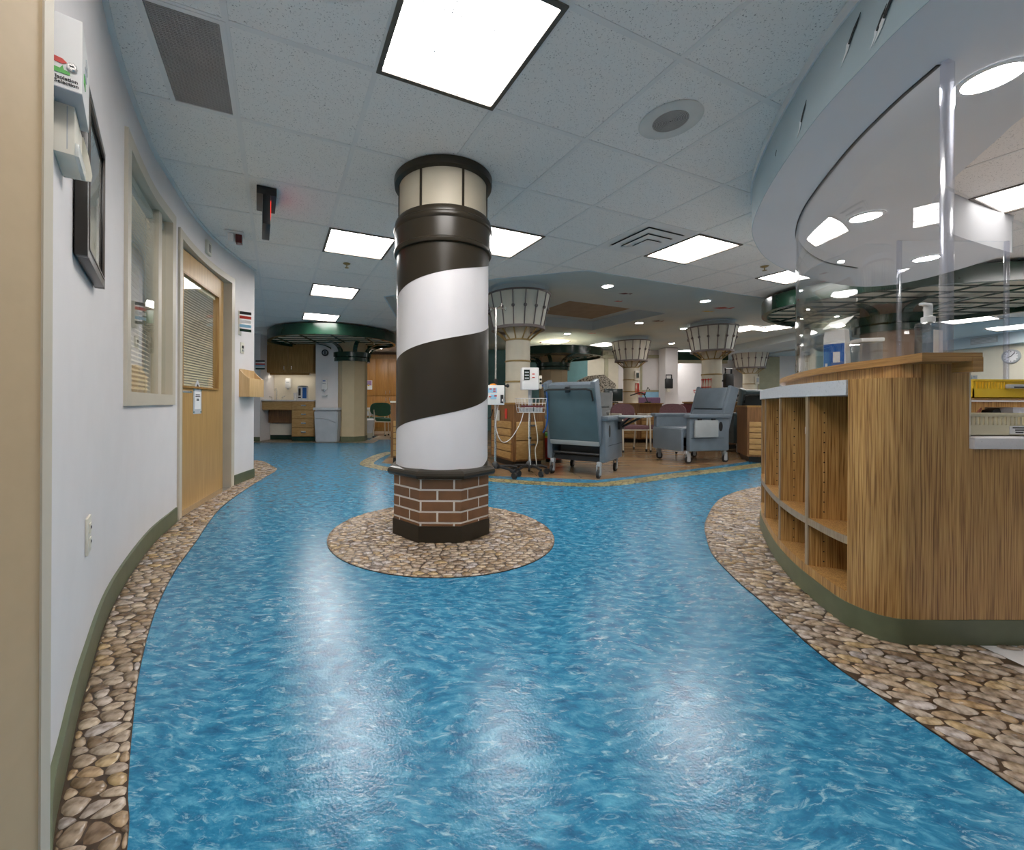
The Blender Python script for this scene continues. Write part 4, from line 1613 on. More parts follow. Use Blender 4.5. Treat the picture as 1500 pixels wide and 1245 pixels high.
# bricks: bent round the corners of the octagon, laid in running bond
side = 2 * AP * math.tan(PI / 8)
per = 8 * side
start = -side / 2      # u = 0 at the left corner of the face toward -y


def oct_pt(u, ap):
    "point at perimeter position u (0 at the left corner of the front face, running right), apothem ap"
    u %= per
    k = int(u // side)
    f = (u - k * side) / side
    a0 = -PI / 2 - PI / 8 + k * PI / 4
    R_ = ap / math.cos(PI / 8)
    p, q = (R_ * math.cos(a0), R_ * math.sin(a0)), (R_ * math.cos(a0 + PI / 4), R_ * math.sin(a0 + PI / 4))
    return (p[0] + (q[0] - p[0]) * f, p[1] + (q[1] - p[1]) * f)


pitch, joint = per / 10, 0.0125
rows = [(0.339, 0.396), (0.271, 0.327), (0.203, 0.259), (0.135, 0.191), (0.109, 0.123)]
for r, (z0, z1) in enumerate(rows):
    for k in range(10):
        u0 = 0.008 + joint / 2 + (k + (0.5 if r % 2 else 0)) * pitch
        u1 = u0 + pitch - joint
        cuts = [u0] + [c * side for c in range(0, 12) if u0 < c * side < u1] + [u1]
        A_ = [oct_pt(u, AP - 0.008) for u in cuts]
        B_ = [oct_pt(u, AP + 0.0015) for u in cuts]
        part('brick', MB().strip(A_, B_, z0, z1), BRICKM, t, smooth=False)
SR = 0.316
part('shaft', MB().lathe([(SR, 0.452), (SR, 2.02)], n=96), LHWHITE, t)
PER = 0.887


def helix(phi):
    "stripe edge height against angle from the front, rising to the right"
    return PER / (2 * PI) * (phi - 0.54 * math.sin(phi))


def band(z0, z1, lo, hi):
    mb = MB()
    n = 120
    V, F = [], []
    for i in range(n + 1):
        ph = -PI + 2 * PI * i / n
        a = -PI / 2 + ph
        h = helix(ph)
        za, zb = max(lo, min(hi, z0 + h)), max(lo, min(hi, z1 + h))
        c, s_ = math.cos(a), math.sin(a)
        V += [((SR - 0.001) * c, (SR - 0.001) * s_, za), ((SR + 0.0022) * c, (SR + 0.0022) * s_, za), ((SR + 0.0022) * c, (SR + 0.0022) * s_, zb), ((SR - 0.001) * c, (SR - 0.001) * s_, zb)]
    for i in range(n):
        if V[4 * i][2] >= V[4 * i + 3][2] and V[4 * i + 4][2] >= V[4 * i + 7][2]:
            continue
        for k in range(4):
            F.append((4 * i + k, 4 * i + 4 + k, 4 * i + 4 + (k + 1) % 4, 4 * i + (k + 1) % 4))
    mb._add(V, F)
    return mb


# centre heights of the stripe edges at the front of the shaft
zc = [0.80, 1.265, 1.70]
for a, b in ((0.80 - PER, 1.265 - PER), (0.80, 1.265), (1.687, 2.4)):
    m_ = band(a, b, 0.455, 1.95)
    if m_.bm.faces:
        part('dark_stripe', m_, BRONZE, t)
part('collar', MB().lathe([(0.31, 1.872), (0.333, 1.876), (0.338, 1.886), (0.338, 1.900), (0.331, 1.908), (0.331, 2.025), (0.338, 2.032), (0.341, 2.045), (0.338, 2.06), (0.331, 2.066), (0.331, 2.088), (0.322, 2.105), (0.28, 2.108)], n=96), BRONZE, t)
NP = 7
ph0 = -PI / 2
for k in range(NP):
    a = ph0 + (k - 0.5) * 2 * PI / NP
    part('window_panel', MB().lathe([(0.288, 2.10), (0.303, 2.10), (0.303, 2.36), (0.288, 2.36), (0.288, 2.10)], n=12, a0=a + 0.02, a1=a + 2 * PI / NP - 0.02), LHPANEL, t)
    c, s_ = math.cos(a), math.sin(a)
    part('glazing_bar', MB().box((0.303 * c, 0.303 * s_, 2.232), (0.014, 0.014, 0.256), rz=a), BRONZE, t)
part('top_ring', MB().lathe([(0.28, 2.345), (0.322, 2.347), (0.335, 2.352), (0.338, 2.375), (0.338, 2.3985), (0.0, 2.3985)], n=96), BRONZE, t)

# ================================================================== RECEPTION COUNTER
q_c0 = None
CP = Path(CNT)


def cq(P):
    "arc length on the counter front nearest the plan point"
    best = (9e9, 0)
    for k in range(1601):
        q = CP.L * k / 1600
        d = (CP.at(q)[0] - Vector(P)).length
        if d < best[0]:
            best = (d, q)
    return best[1]


qn = cq((1.565, 1.615))           # where the open shelves stop and the rounded end panel starts
qd = [cq(p) for p in ((1.63, 1.89), (1.78, 2.24), (2.03, 2.68), (2.33, 3.10), (2.68, 3.47), (3.1, 3.80))]
t = thing('reception_counter', 'curved zebra-grain wood reception counter with open cubby shelves and grey top', 'counter', (2.0, 2.0, 0.0))
q0 = 0.0
FR = CP.cut(q0, qn)                # shelf front, far to near
EN = CP.cut(qn, CP.L)              # rounded end
DP = -0.30                         # inward is to the left of travel
inn = lambda P, d: offset(P, -d)
body_in = inn(FR, 0.30)
mb = MB().strip([(p[0], p[1]) for p in inn(CNT, -0.004)], inn(CNT, 0.05), 0.0, 0.095)
part('toe_kick', mb, SAGE, t, world=True)
part('bottom_board', MB().strip(FR, body_in, 0.095, 0.135), ZEB, t, world=True)
part('back_panel', MB().strip(inn(FR, 0.285), inn(FR, 0.305), 0.09, 0.97), ZEB, t, world=True)
part('shelf', MB().strip(inn(FR, 0.004), inn(FR, 0.286), 0.322, 0.353), ZEB, t, world=True)
part('shelf_edge', MB().strip(inn(FR, 0.0), inn(FR, 0.0045), 0.322, 0.353), ZEBEDGE, t, world=True)
for q in qd:
    p, tt = CP.at(q)
    n_ = Vector((-tt.y, tt.x))
    a = math.atan2(n_.y, n_.x)
    part('divider', MB().box((p.x + n_.x * 0.146, p.y + n_.y * 0.146, 0.525), (0.283, 0.022, 0.78), rz=a), ZEB, t, world=True)
    part('divider_edge', MB().box((p.x + n_.x * 0.002, p.y + n_.y * 0.002, 0.525), (0.006, 0.024, 0.78), rz=a), ZEBEDGE, t, world=True)
# peg holes in the dividers, one joined part
mb = MB()
for q in qd[:3]:
    p, tt = CP.at(q)
    n_ = Vector((-tt.y, tt.x))
    for k in range(16):
        for dd in (0.06, 0.23):
            z = 0.16 + k * 0.045
            c = Vector((p.x + n_.x * dd, p.y + n_.y * dd, z)) - Vector((tt.x, tt.y, 0)) * -0.0112
            mb.cyl(c, c + Vector((tt.x, tt.y, 0)) * 0.0008, 0.0032, n=6)
o = part('peg_hole', mb, INK, t, world=True, smooth=False)
o['kind'] = 'stuff'
part('work_top', MB().strip(inn(FR, -0.008), inn(FR, 0.16), 0.91, 0.97), QUARTZ, t, world=True)
part('end_panel', MB().prism(EN + [(1.866, 1.60), (1.70, 1.66)], 0.095, 0.972), ZEB, t, world=True, smooth=True)
# upper wall of the counter behind the work top
UP = inn(FR, 0.14)
up_poly = UP + [(1.64, 1.53), (1.70, 1.484), (1.866, 1.484), (1.866, 1.62)] + inn(FR, 0.29)[::-1]
k_ = [p for p in up_poly]
part('riser', MB().strip(UP + [(1.655, 1.52), (1.70, 1.4845)], inn(FR, 0.30) + [(1.86, 1.60), (1.866, 1.50)], 0.955, 1.022), ZEB, t, world=True)
part('riser_end', MB().box((1.78, 1.553, 0.99), (0.172, 0.14, 0.062)), ZEB, t, world=True)
LED = [p for p in inn(FR, 0.105) if p[1] > 1.72]
LEO = LED + [(1.678, 1.66), (1.645, 1.52), (1.605, 1.405)]
LEI = [p for p in inn(FR, 0.44)][:len(LED)] + [(2.02, 1.66), (1.985, 1.56), (1.80, 1.395)]
part('transaction_ledge', MB().strip(LEO, LEI, 1.022, 1.052), ZEBH, t, world=True)
part('ledge_end', MB().box((1.785, 1.425, 1.012), (0.035, 0.06, 0.05)), ZEBH, t, world=True)
part('edge_trim', MB().box((1.870, 1.50, 0.88), (0.008, 0.03, 0.25)), CPLA, t, world=True)
part('desk_panel', MB().box((2.65, 1.50, 0.405), (1.565, 0.03, 0.62)), ZEB, t, world=True)
part('desk_toe_kick', MB().box((2.65, 1.50, 0.0475), (1.565, 0.036, 0.095)), SAGE, t, world=True)
part('desk_top', MB().box((2.65, 1.87, 0.735), (1.56, 0.80, 0.041), bev=0.004), QUARTZW, t, world=True)
# small dark hook under the work top
p, tt = CP.at(qn - 0.06)
n_ = Vector((-tt.y, tt.x))
part('hook', MB().box((p.x + n_.x * 0.25, p.y + n_.y * 0.25, 0.845), (0.05, 0.03, 0.02)).cyl((p.x + n_.x * 0.2, p.y + n_.y * 0.2, 0.84), (p.x + n_.x * 0.25, p.y + n_.y * 0.25, 0.85), 0.008, n=8), BPLA, t, world=True)

# curved clear shield on the ledge
PL = catmull([(3.6, 3.66), (3.2, 3.52), (2.85, 3.30), (2.511, 3.0), (2.20, 2.58), (1.925, 2.035), (1.80, 1.70), (1.745, 1.475)], 8)
t = thing('clear_shield', 'tall curved clear acrylic shield standing on the wooden ledge up to the soffit', 'shield', (2.2, 2.5, 1.052))
part('sheet', MB().strip(PL, offset(PL, 0.008), 1.0525, SZ - 0.003), ACRY, t, world=True)
part('channel', MB().strip(offset(PL, -0.003), offset(PL, 0.011), SZ - 0.0045, SZ - 0.0005), BPLA, t, world=True, label='thin dark seal along the top')
e = PL[-1]
mb = MB().box((e[0] + 0.012, e[1] - 0.012, (1.0525 + SZ) / 2), (0.042, 0.022, SZ - 1.055), rz=0.3, bev=0.003)
part('end_post', mb, ACRYE, t, world=True, label='thick polished edge post')
t = thing('clear_shield', 'straight clear acrylic screen with slim post edges behind the ledge', 'shield', (3.7, 3.05, 1.0))
part('sheet', MB().box((3.70, 3.05, 1.52), (0.80, 0.008, 1.155)), ACRY, t, world=True)
for xx in (3.31, 4.11):
    part('edge_post', MB().box((xx, 3.05, 1.52), (0.026, 0.018, 1.157), bev=0.003), ACRYE, t, world=True)
t = thing('back_counter', 'inner staff counter under the straight acrylic screen', 'counter', (3.75, 3.2, 0))
part('cabinet', MB().box((3.75, 3.2, 0.45), (1.5, 0.5, 0.9)), ZEB, t, world=True)
part('top', MB().box((3.75, 3.2, 0.92), (1.54, 0.54, 0.04)), QUARTZW, t, world=True)

# things on the ledge
t = thing('leaflet_box', 'white open carton with a blue front standing on the ledge behind the curved shield', 'box', (2.165, 2.33, 1.052), -1.0)
part('carton', MB().extrude([(-0.05, 0, 0), (-0.05, 0, 0.21), (-0.04, 0, 0.25), (0.04, 0, 0.25), (0.05, 0, 0.0)], (0, 0.085, 0)), WPLA, t, smooth=False)
part('front_label', MB().box((-0.004, -0.0015, 0.085), (0.088, 0.003, 0.165)), BLUPR, t, label='blue front label')
part('label_square', MB().box((0.008, -0.004, 0.09), (0.03, 0.002, 0.06)), PAPER, t)
part('label_tab', MB().box((-0.036, -0.004, 0.03), (0.010, 0.002, 0.055)), PAPER, t)
part('flap', MB().extrude([(-0.05, -0.02, 0.25), (0.04, -0.01, 0.262), (0.06, 0.085, 0.325), (-0.04, 0.075, 0.30)], (0, 0, 0.003)), PAPER, t, smooth=False)
t = thing('clear_bin', 'clear plastic bin with a white lid next to the blue fronted carton', 'container', (2.325, 2.31, 1.052), -0.3)
CLEARP = clear_mat('clear_plastic', (0.80, 0.82, 0.84), 1.5, 0.22, 0.25)
part('body', MB().box((0, 0, 0.085), (0.095, 0.10, 0.17), bev=0.008), CLEARP, t)
part('lid', MB().box((0, 0, 0.181), (0.105, 0.11, 0.022), bev=0.006), WPLA, t)
t = thing('sanitizer_bottle', 'large clear pump bottle of hand gel behind the shield edge post', 'bottle', (1.885, 1.63, 1.052), 0.3)
part('body', MB().box((0, 0, 0.075), (0.075, 0.055, 0.15), bev=0.016), clear_mat('gel_bottle', (0.62, 0.66, 0.70), 1.45, 0.12, 0.15), t)
part('label_print', MB().box((0, -0.0285, 0.07), (0.06, 0.001, 0.09)), WPLA, t)
part('neck', MB().lathe([(0.02, 0.15), (0.02, 0.17), (0.012, 0.174), (0.012, 0.20)], n=16), WPLA, t)
part('pump', MB().cyl((0, 0, 0.195), (0, 0, 0.215), 0.013).box((-0.016, 0, 0.219), (0.058, 0.016, 0.011), bev=0.003), WPLA, t)

# trays on the desk
def slot_tray(name, label, c, w, d, h, m, slots, lab=False, handle=False):
    t = thing(name, label, 'tray', c, 0.0)
    th = 0.004
    mb = MB()
    mb.box((0, 0, th / 2), (w, d, th)).box((0, d / 2 - th / 2, h / 2), (w, th, h))
    for a in (-1, 1):
        mb.box((a * (w / 2 - th / 2), 0, h / 2), (th, d, h))
    z0, z1 = h * 0.50, h * 0.86
    mb.box((0, -d / 2 + th / 2, z0 / 2), (w, th, z0)).box((0, -d / 2 + th / 2, (z1 + h) / 2), (w, th, h - z1))
    k = slots
    lim = w if not handle else w * 0.25
    x0 = -w / 2
    for q in range(k + 1):
        xx = x0 + 0.008 + q * (lim - 0.016) / k
        mb.box((xx, -d / 2 + th / 2, (z0 + z1) / 2), (0.007, th, z1 - z0))
    if handle:
        mb.box((lim / 2, -d / 2 + th / 2, (z0 + z1) / 2), (w - lim, th, z1 - z0))
    mb.box((0, -d / 2 - 0.003, h - 0.004), (w + 0.006, 0.010, 0.008)).box((0, d / 2 + 0.003, h - 0.004), (w + 0.006, 0.01, 0.008))
    part('tray_body', mb, m, t, smooth=False)
    if lab:
        part('label', MB().box((-w * 0.02, -d / 2 - 0.0015, h * 0.27), (0.07, 0.002, h * 0.36)), PAPER, t)
        for r, (lw, sh_) in enumerate(((0.05, 0.0), (0.034, 0.002), (0.03, 0.001))):     # print too small to read
            part('print_line', MB().box((-w * 0.02 + sh_, -d / 2 - 0.003, h * (0.37 - 0.10 * r)), (lw, 0.001, 0.004)), INK, t)
    if handle:
        part('handle', MB().box((-0.07, -d / 2 - 0.010, h * 0.62), (0.14, 0.02, h * 0.22), bev=0.004), GPLA, t, label='grey handle')
        part('handle_recess', MB().box((-0.07, -d / 2 - 0.0205, h * 0.575), (0.11, 0.002, h * 0.06)), BPLA, t)
    return t


slot_tray('slotted_tray', 'beige slotted plastic tray with a white label lying on the desk', (2.16, 1.66, 0.756), 0.52, 0.20, 0.085, BEIP, 30, lab=True)
rack = thing('tray_rack', 'small steel rack holding the yellow tray above the beige tray', 'rack', (2.62, 1.95, 0.756))
for a in (-0.29, 0.29):
    for b in (-0.10, 0.10):
        part('leg', MB().cyl((a, b, 0), (a, b, 0.145), 0.004, n=8), CHROME, rack)
part('shelf', MB().box((0, 0, 0.146), (0.62, 0.23, 0.006)), OAKD, rack)
part('lower_shelf', MB().box((0, 0, 0.055), (0.62, 0.23, 0.006)), WALN, rack)
slot_tray('slotted_tray', 'bright yellow slotted plastic tray with a grey handle on the rack', (2.62, 1.95, 0.9055), 0.56, 0.21, 0.085, YELP, 9, handle=True)
solo('ribbon_coil', MB().tube([(2.39, 1.88, 0.825), (2.415, 1.875, 0.86), (2.40, 1.87, 0.835), (2.425, 1.872, 0.822), (2.44, 1.87, 0.832)], 0.004), mat('salmon_plastic', (0.7, 0.28, 0.2), 0.5), 'salmon coloured clip lying under the yellow tray', 'clip')
solo('card_box', MB().box((2.57, 1.90, 0.842), (0.09, 0.10, 0.046), bev=0.003), mat('pale_card', (0.62, 0.63, 0.68), 0.6), 'pale card box under the yellow tray at the picture edge', 'box')
solo('stapler', MB().extrude([(2.465, 1.88, 0.819), (2.52, 1.88, 0.819), (2.505, 1.88, 0.86), (2.475, 1.88, 0.85)], (0, 0.04, 0)), BPLA, 'black stapler in the gap beneath the yellow tray', 'stapler')

# ================================================================== LEFT WALL FITTINGS
def on_wall(px, z, off=0.0):
    q = WALL_L.find_px(px)
    p, tt = WALL_L.at(q)
    M = frame_on((p.x + tt.y * off, p.y - tt.x * off), tt, z)
    return M, math.atan2(tt.y, tt.x)


def wall_thing(name, label, cat, px, z, group=None):
    "a thing on the left wall; its frame has x along the wall, z up, -y out of the wall"
    q = WALL_L.find_px(px)
    p, tt = WALL_L.at(q)
    return thing(name, label, cat, (p.x, p.y, z), math.atan2(tt.y, tt.x), group)


def by_y(y):
    "arc length on the left wall at depth y"
    best = min(range(2001), key=lambda k: abs(WALL_L.at(WALL_L.L * k / 2000)[0].y - y))
    return WALL_L.L * best / 2000


def wall_at(name, label, cat, y0, y1, z, group=None):
    "like wall_thing, for something spanning depths y0 to y1; returns the thing and its length"
    a, b_ = WALL_L.at(by_y(y0))[0], WALL_L.at(by_y(y1))[0]
    d = (b_ - a).normalized()
    c = (a + b_) / 2
    return thing(name, label, cat, (c.x, c.y, z), math.atan2(d.y, d.x), group), (b_ - a).length


# isolation box near the jamb: its end faces the lens
t, bw = wall_at('isolation_dispenser', 'white wall box with red and green print beside the door jamb, above a cream holder', 'dispenser', 0.805, 0.925, 1.497)
bd, bh = 0.046, 0.146
part('box_body', MB().box((0.0, -bd / 2 - 0.002, bh / 2), (bw, bd, bh)), WPLA, t, smooth=False)
part('shaded_underside', MB().box((0.0, -bd / 2 - 0.002, -0.001), (bw, bd, 0.002)), GPLA, t)  # shade of the underside put into the colour
xe = -bw / 2 - 0.001
EM = Matrix(((0, 0, -1, xe), (-1, 0, 0, -bd / 2 - 0.002), (0, 1, 0, 0), (0, 0, 0, 1)))
for k, s_ in enumerate(('Isolation', 'Selection')):
    text(s_, 0.0098, INK, EM @ Matrix.Translation((0.0, 0.018 - 0.0085 * k, 0)), t, 'lettering', extrude=0.0002, bold=0.00025)
ed = lambda pts: MB().extrude([(xe, -bd / 2 - 0.002 - a, z) for a, z in pts], (-0.0006, 0, 0))
part('red_print', ed([(-0.021, 0.058), (-0.006, 0.056), (0.001, 0.050), (-0.006, 0.046), (-0.021, 0.047)]), REDP, t)
part('green_print', ed([(-0.021, 0.027), (0.005, 0.027), (0.005, 0.033), (-0.004, 0.035), (-0.006, 0.043), (-0.010, 0.036), (-0.021, 0.037)]), GRNP, t)
mb = MB().lathe([(0.0, 0), (0.0085, 0.0), (0.0085, 0.003), (0.006, 0.005), (0.0, 0.005)], n=24).xform(Matrix.Translation((xe, -bd / 2 - 0.010, 0.044)) @ Matrix.Rotation(-PI / 2, 4, 'Y'))
part('lock', mb, CHROME, t)
part('lock_slot', MB().box((xe - 0.0055, -bd / 2 - 0.010, 0.044), (0.001, 0.007, 0.0016)), BPLA, t)
for k in range(3):
    part('side_print', MB().box((-0.03 + 0.02 * k, -bd - 0.0025, 0.05 + 0.028 * k), (0.03, 0.001, 0.02)), (GRNP, PAPERG, GPLA)[k], t)
t, bw = wall_at('paper_holder', 'cream plastic holder on the wall directly under the white isolation box', 'holder', 0.85, 0.95, 1.392)
bw = max(bw, 0.1)
part('back_shell', MB().box((0.0, -0.017, 0.052), (bw, 0.034, 0.104), bev=0.003), CPLA, t)
part('side_flange', MB().extrude([(bw / 2, -0.002, 0.0), (bw / 2, -0.050, 0.004), (bw / 2, -0.052, 0.018), (bw / 2, -0.046, 0.06), (bw / 2, -0.036, 0.104), (bw / 2, -0.002, 0.104)], (0.004, 0, 0)), CPLA, t)
part('front_lip', MB().box((0, -0.037, 0.014), (bw * 0.96, 0.008, 0.028), bev=0.002), mat('pale_clear_lip', (0.60, 0.62, 0.58), 0.25), t)
part('shell_seam', MB().box((-bw / 2 - 0.0005, -0.022, 0.055), (0.001, 0.0015, 0.09)), GPLA, t)

# framed picture
t, pw = wall_at('picture_frame', 'black framed print hanging on the curved left wall below the air grille', 'picture', 1.085, 1.415, 1.262)
ph_ = 0.47
fw, fd = 0.026, 0.027
mb = MB()
for a in (-1, 1):
    mb.box((a * (pw / 2 - fw / 2), -0.004 - fd / 2, ph_ / 2), (fw, fd, ph_), bev=0.002)
    mb.box((0, -0.004 - fd / 2, ph_ / 2 + a * (ph_ / 2 - fw / 2)), (pw - 2 * fw, fd, fw), bev=0.002)
part('frame', mb, BLKFR, t)
iw, ih = pw - 2 * fw, ph_ - 2 * fw
mb = MB()
for a in (-1, 1):
    mb.box((a * (iw / 2 - 0.003), -0.030, ph_ / 2), (0.006, 0.005, ih))
    mb.box((0, -0.030, ph_ / 2 + a * (ih / 2 - 0.003)), (iw - 0.012, 0.005, 0.006))
part('inner_bead', mb, BLKSIDE, t)
part('mat_board', MB().box((0, -0.016, ph_ / 2), (iw, 0.004, ih)), mat('blue_mat_board', (0.25, 0.36, 0.48), 0.6), t)
part('print', MB().box((0, -0.0195, ph_ / 2), (iw - 0.05, 0.003, ih - 0.05)), PAPER, t)
part('glass', MB().box((0, -0.024, ph_ / 2), (iw, 0.002, ih)), GLASS, t)
for k in range(6):
    part('print_lines', MB().box((0.0, -0.0214, ph_ * (0.70 - 0.06 * k)), (iw * 0.5, 0.0006, 0.005)), GPLA, t)
part('print_seal', MB().box((0.02, -0.0214, ph_ * 0.2), (0.02, 0.0006, 0.02)), INK, t)

# outlet
t = wall_thing('wall_outlet', 'cream duplex power outlet low on the left wall', 'outlet', 128, 0.38)
part('plate', MB().box((0, -0.004, 0.06), (0.075, 0.007, 0.118), bev=0.002), CPLA, t)
for k in (0, 1):
    s_ = part('socket', MB().box((0, -0.009, 0.037 + 0.046 * k), (0.032, 0.004, 0.030), bev=0.002), CPLA, t)
    part('slot', MB().box((-0.006, -0.0115, 0.038 + 0.046 * k), (0.003, 0.001, 0.010)).box((0.006, -0.0115, 0.038 + 0.046 * k), (0.003, 0.001, 0.008)), INK, s_)
# small slotted box above the door
t = wall_thing('door_sensor', 'small slotted sensor box high on the wall above the wooden door', 'sensor', 302, 2.19)
part('case', MB().box((0, -0.012, 0.06), (0.10, 0.024, 0.12), bev=0.003), CPLA, t)
for k in range(5):
    part('slot', MB().box((0, -0.0245, 0.03 + 0.014 * k), (0.05, 0.002, 0.006)), INK, t)


def flags(t, s=1.0):
    part('bracket', MB().box((0, -0.006, 0.12 * s), (0.05 * s, 0.012, 0.26 * s), bev=0.002), CPLA, t)
    for k, m in enumerate((GREEN, LBLUPR, PAPER, REDP, BPLA)):
        z = (0.03 + 0.046 * k) * s
        part('flag', MB().extrude([(-0.02 * s, -0.012, z), (-0.02 * s, -0.13 * s, z - 0.012 * s), (-0.02 * s, -0.13 * s, z + 0.016 * s), (-0.02 * s, -0.012, z + 0.030 * s)], (0.012, 0, 0)), m, t, label=('green', 'pale blue', 'white', 'red', 'black')[k] + ' signal flag', smooth=False)


t = wall_thing('flag_signal', 'wall signal with coloured flags right of the door, above a light switch', 'signal flags', 350, 1.60)
flags(t)
t = wall_thing('light_switch', 'cream wall switch between the flag signal and the pale wood wall pocket', 'switch', 354, 1.40)
part('plate', MB().box((0, -0.004, 0.06), (0.075, 0.007, 0.118), bev=0.002), CPLA, t)
part('toggle', MB().box((0, -0.011, 0.07), (0.02, 0.010, 0.03)), BPLA, t)
part('toggle', MB().box((0, -0.011, 0.035), (0.02, 0.010, 0.02)), GPLA, t)
# wall pocket
t = wall_thing('wall_pocket', 'pale wooden file pocket on the wall end right of the door', 'file holder', 361, 0.93)
w2, d2 = 0.17, 0.105
side_prof = [(-0.001, 0.0), (-d2, 0.0), (-d2, 0.20), (-0.05, 0.245), (-0.001, 0.30)]
for a in (-w2, w2 - 0.012):
    part('side_board', MB().extrude([(a, y_, z_) for y_, z_ in side_prof], (0.012, 0, 0)), PINE, t, smooth=False)
part('front_board', MB().box((0, -d2 - 0.005, 0.10), (2 * w2, 0.012, 0.20), bev=0.002), PINE, t)
part('back_board', MB().box((0, -0.008, 0.15), (2 * w2 - 0.024, 0.012, 0.30)), PINE, t)
part('bottom_board', MB().box((0, -d2 / 2, 0.006), (2 * w2 - 0.024, d2 - 0.02, 0.012)), PINE, t)

# ================================================================== FAR ALCOVE ON THE LEFT
AY = 9.2


def ax_(px, Y=AY):
    return (px - CX) / FPX * Y


struct('wall_alcove', MB().box((-3.95, 9.89, 1.2), (1.8, 0.1, 2.4)), CREAMP)
struct('wall_alcove_left', MB().box((-4.49, 9.49, 1.2), (0.33, 0.70, 2.4)), WHITEP)
struct('wall_pier', MB().box((-2.86, 9.55, 1.2), (0.50, 0.70, 2.4)), WHITEP)
struct('baseboard_alcove', MB().box((-4.49, 9.132, 0.05), (0.33, 0.016, 0.10)), SAGE)
# base cabinet with knee space and a stack of drawers
x0, xm, x1 = ax_(383.5), ax_(426.7), ax_(460.3)
t = thing('base_cabinet', 'honey wood sink cabinet in the far left alcove with four drawers and a knee space', 'cabinet', ((x0 + x1) / 2, 9.5, 0))
part('carcass', MB().box(((xm + x1) / 2, 9.515, 0.505), (x1 - xm, 0.58, 0.80)), OAKD, t, world=True)
part('apron', MB().box(((x0 + xm) / 2, 9.23, 0.80), (xm - x0, 0.025, 0.19)), OAKF, t, world=True)
part('modesty_panel', MB().box(((x0 + xm) / 2, 9.55, 0.56), (xm - x0, 0.03, 0.32)), WALN, t, world=True)
part('pipe_cover', MB().box(((x0 + xm) / 2, 9.62, 0.245), (xm - x0, 0.03, 0.27)), CPLA, t, world=True)
part('toe_kick', MB().box(((xm + x1) / 2, 9.5, 0.05), (x1 - xm, 0.5, 0.10)), GREEN, t, world=True)
part('knee_base', MB().box(((x0 + xm) / 2, 9.65, 0.055), (xm - x0, 0.03, 0.11)), GREEN, t, world=True)
for k in range(4):
    h = 0.192
    z = 0.112 + k * 0.198
    d = part('drawer', MB().box(((xm + x1) / 2, 9.216, z + h / 2), (x1 - xm - 0.03, 0.02, h - 0.008), bev=0.003), OAKF, t, world=True)
    part('handle', MB().box(((xm + x1) / 2 + 0.02, 9.196, z + h * 0.52), (0.11, 0.022, 0.03), bev=0.006), CHROME, d, world=True)
part('worktop', MB().box(((x0 + x1) / 2, 9.50, 0.915), (x1 - x0 + 0.02, 0.64, 0.028), bev=0.004), QUARTZW, t, world=True)
# wall cabinet
t = thing('wall_cabinet', 'honey wood two-door wall cabinet over the alcove sink under the canopy', 'cabinet', ((x0 + x1) / 2, 9.65, 1.56))
YU = 9.47
xl, xr = ax_(385, YU), ax_(459, YU)
xc = (xl + xr) / 2
part('carcass', MB().box((xc, 9.645, 1.965), (xr - xl, 0.33, 0.81)), OAKD, t, world=True)
part('fascia', MB().box((xc, 9.472, 2.29), (xr - xl, 0.016, 0.16)), OAKD, t, world=True)
for a in (-1, 1):
    d = part('door', MB().box((xc + a * (xr - xl) / 4, 9.47, 1.885), ((xr - xl) / 2 - 0.012, 0.02, 0.63), bev=0.003), OAKD, t, world=True)
    hx = xc + a * 0.075
    part('handle', MB().tube([(hx, 9.462, 1.62), (hx + a * 0.01, 9.435, 1.63), (hx + a * 0.01, 9.435, 1.71), (hx, 9.462, 1.72)], 0.008), CHROME, d, world=True)
t = thing('alcove_fill_light', 'added strip light hidden under the alcove wall cabinet, brightening the sink', 'light', (xc, 9.6, 1.52))  # fill light added to brighten the alcove; no strip is known here
part('housing', MB().box((0, 0, 0.027), (0.9, 0.08, 0.022)), WPLA, t)
part('shade_lip', MB().box((0, -0.05, 0.017), (0.92, 0.01, 0.046)), OAKD, t)  # lip added to hide the strip from the lens
part('tube', MB().box((0, 0, 0.012), (0.86, 0.05, 0.006)), mat('lit_strip', (1, 0.94, 0.84), 0.5, var=0.02, emit=9.0), t)
# sink fittings and things on the worktop
t = thing('sink_faucet', 'gooseneck steel faucet at the alcove sink', 'faucet', (ax_(405, 9.6), 9.62, 0.929))
part('spout', MB().tube([(0, 0, 0), (0, 0, 0.20), (0, -0.03, 0.26), (0, -0.09, 0.26), (0, -0.11, 0.21)], 0.011), CHROME, t)
for a in (-0.12, 0.12):
    part('lever', MB().tube([(a, 0, 0), (a, 0, 0.06), (a * 1.7, -0.05, 0.09)], 0.010), CHROME, t)
t = thing('towel_dispenser', 'cream paper towel dispenser at the left end of the alcove backsplash', 'dispenser', (ax_(387.5, 9.7), 9.80, 1.10))
part('case', MB().box((0.03, -0.06, 0.21), (0.13, 0.11, 0.40), bev=0.012), CPLA, t)
part('outlet_slot', MB().box((0.03, -0.117, 0.03), (0.09, 0.004, 0.015)), BPLA, t)


def soap(name, label, loc, tray):
    t = thing(name, label, 'dispenser', loc)
    part('case', MB().box((0, -0.045, 0.14), (0.13, 0.09, 0.24), bev=0.03), WPLA, t)
    part('window_slot', MB().box((0, -0.0905, 0.16), (0.07, 0.004, 0.02)), GPLA, t)
    part('nozzle', MB().cyl((0, -0.06, 0.03), (0, -0.06, -0.01), 0.025, 0.018), GPLA, t)
    if tray:
        part('drip_tray', MB().box((0, -0.05, -0.11), (0.10, 0.09, 0.02), bev=0.005), WPLA, t)
        part('brand_strip', MB().box((0, -0.0915, 0.215), (0.06, 0.004, 0.02)), BLUPR, t)


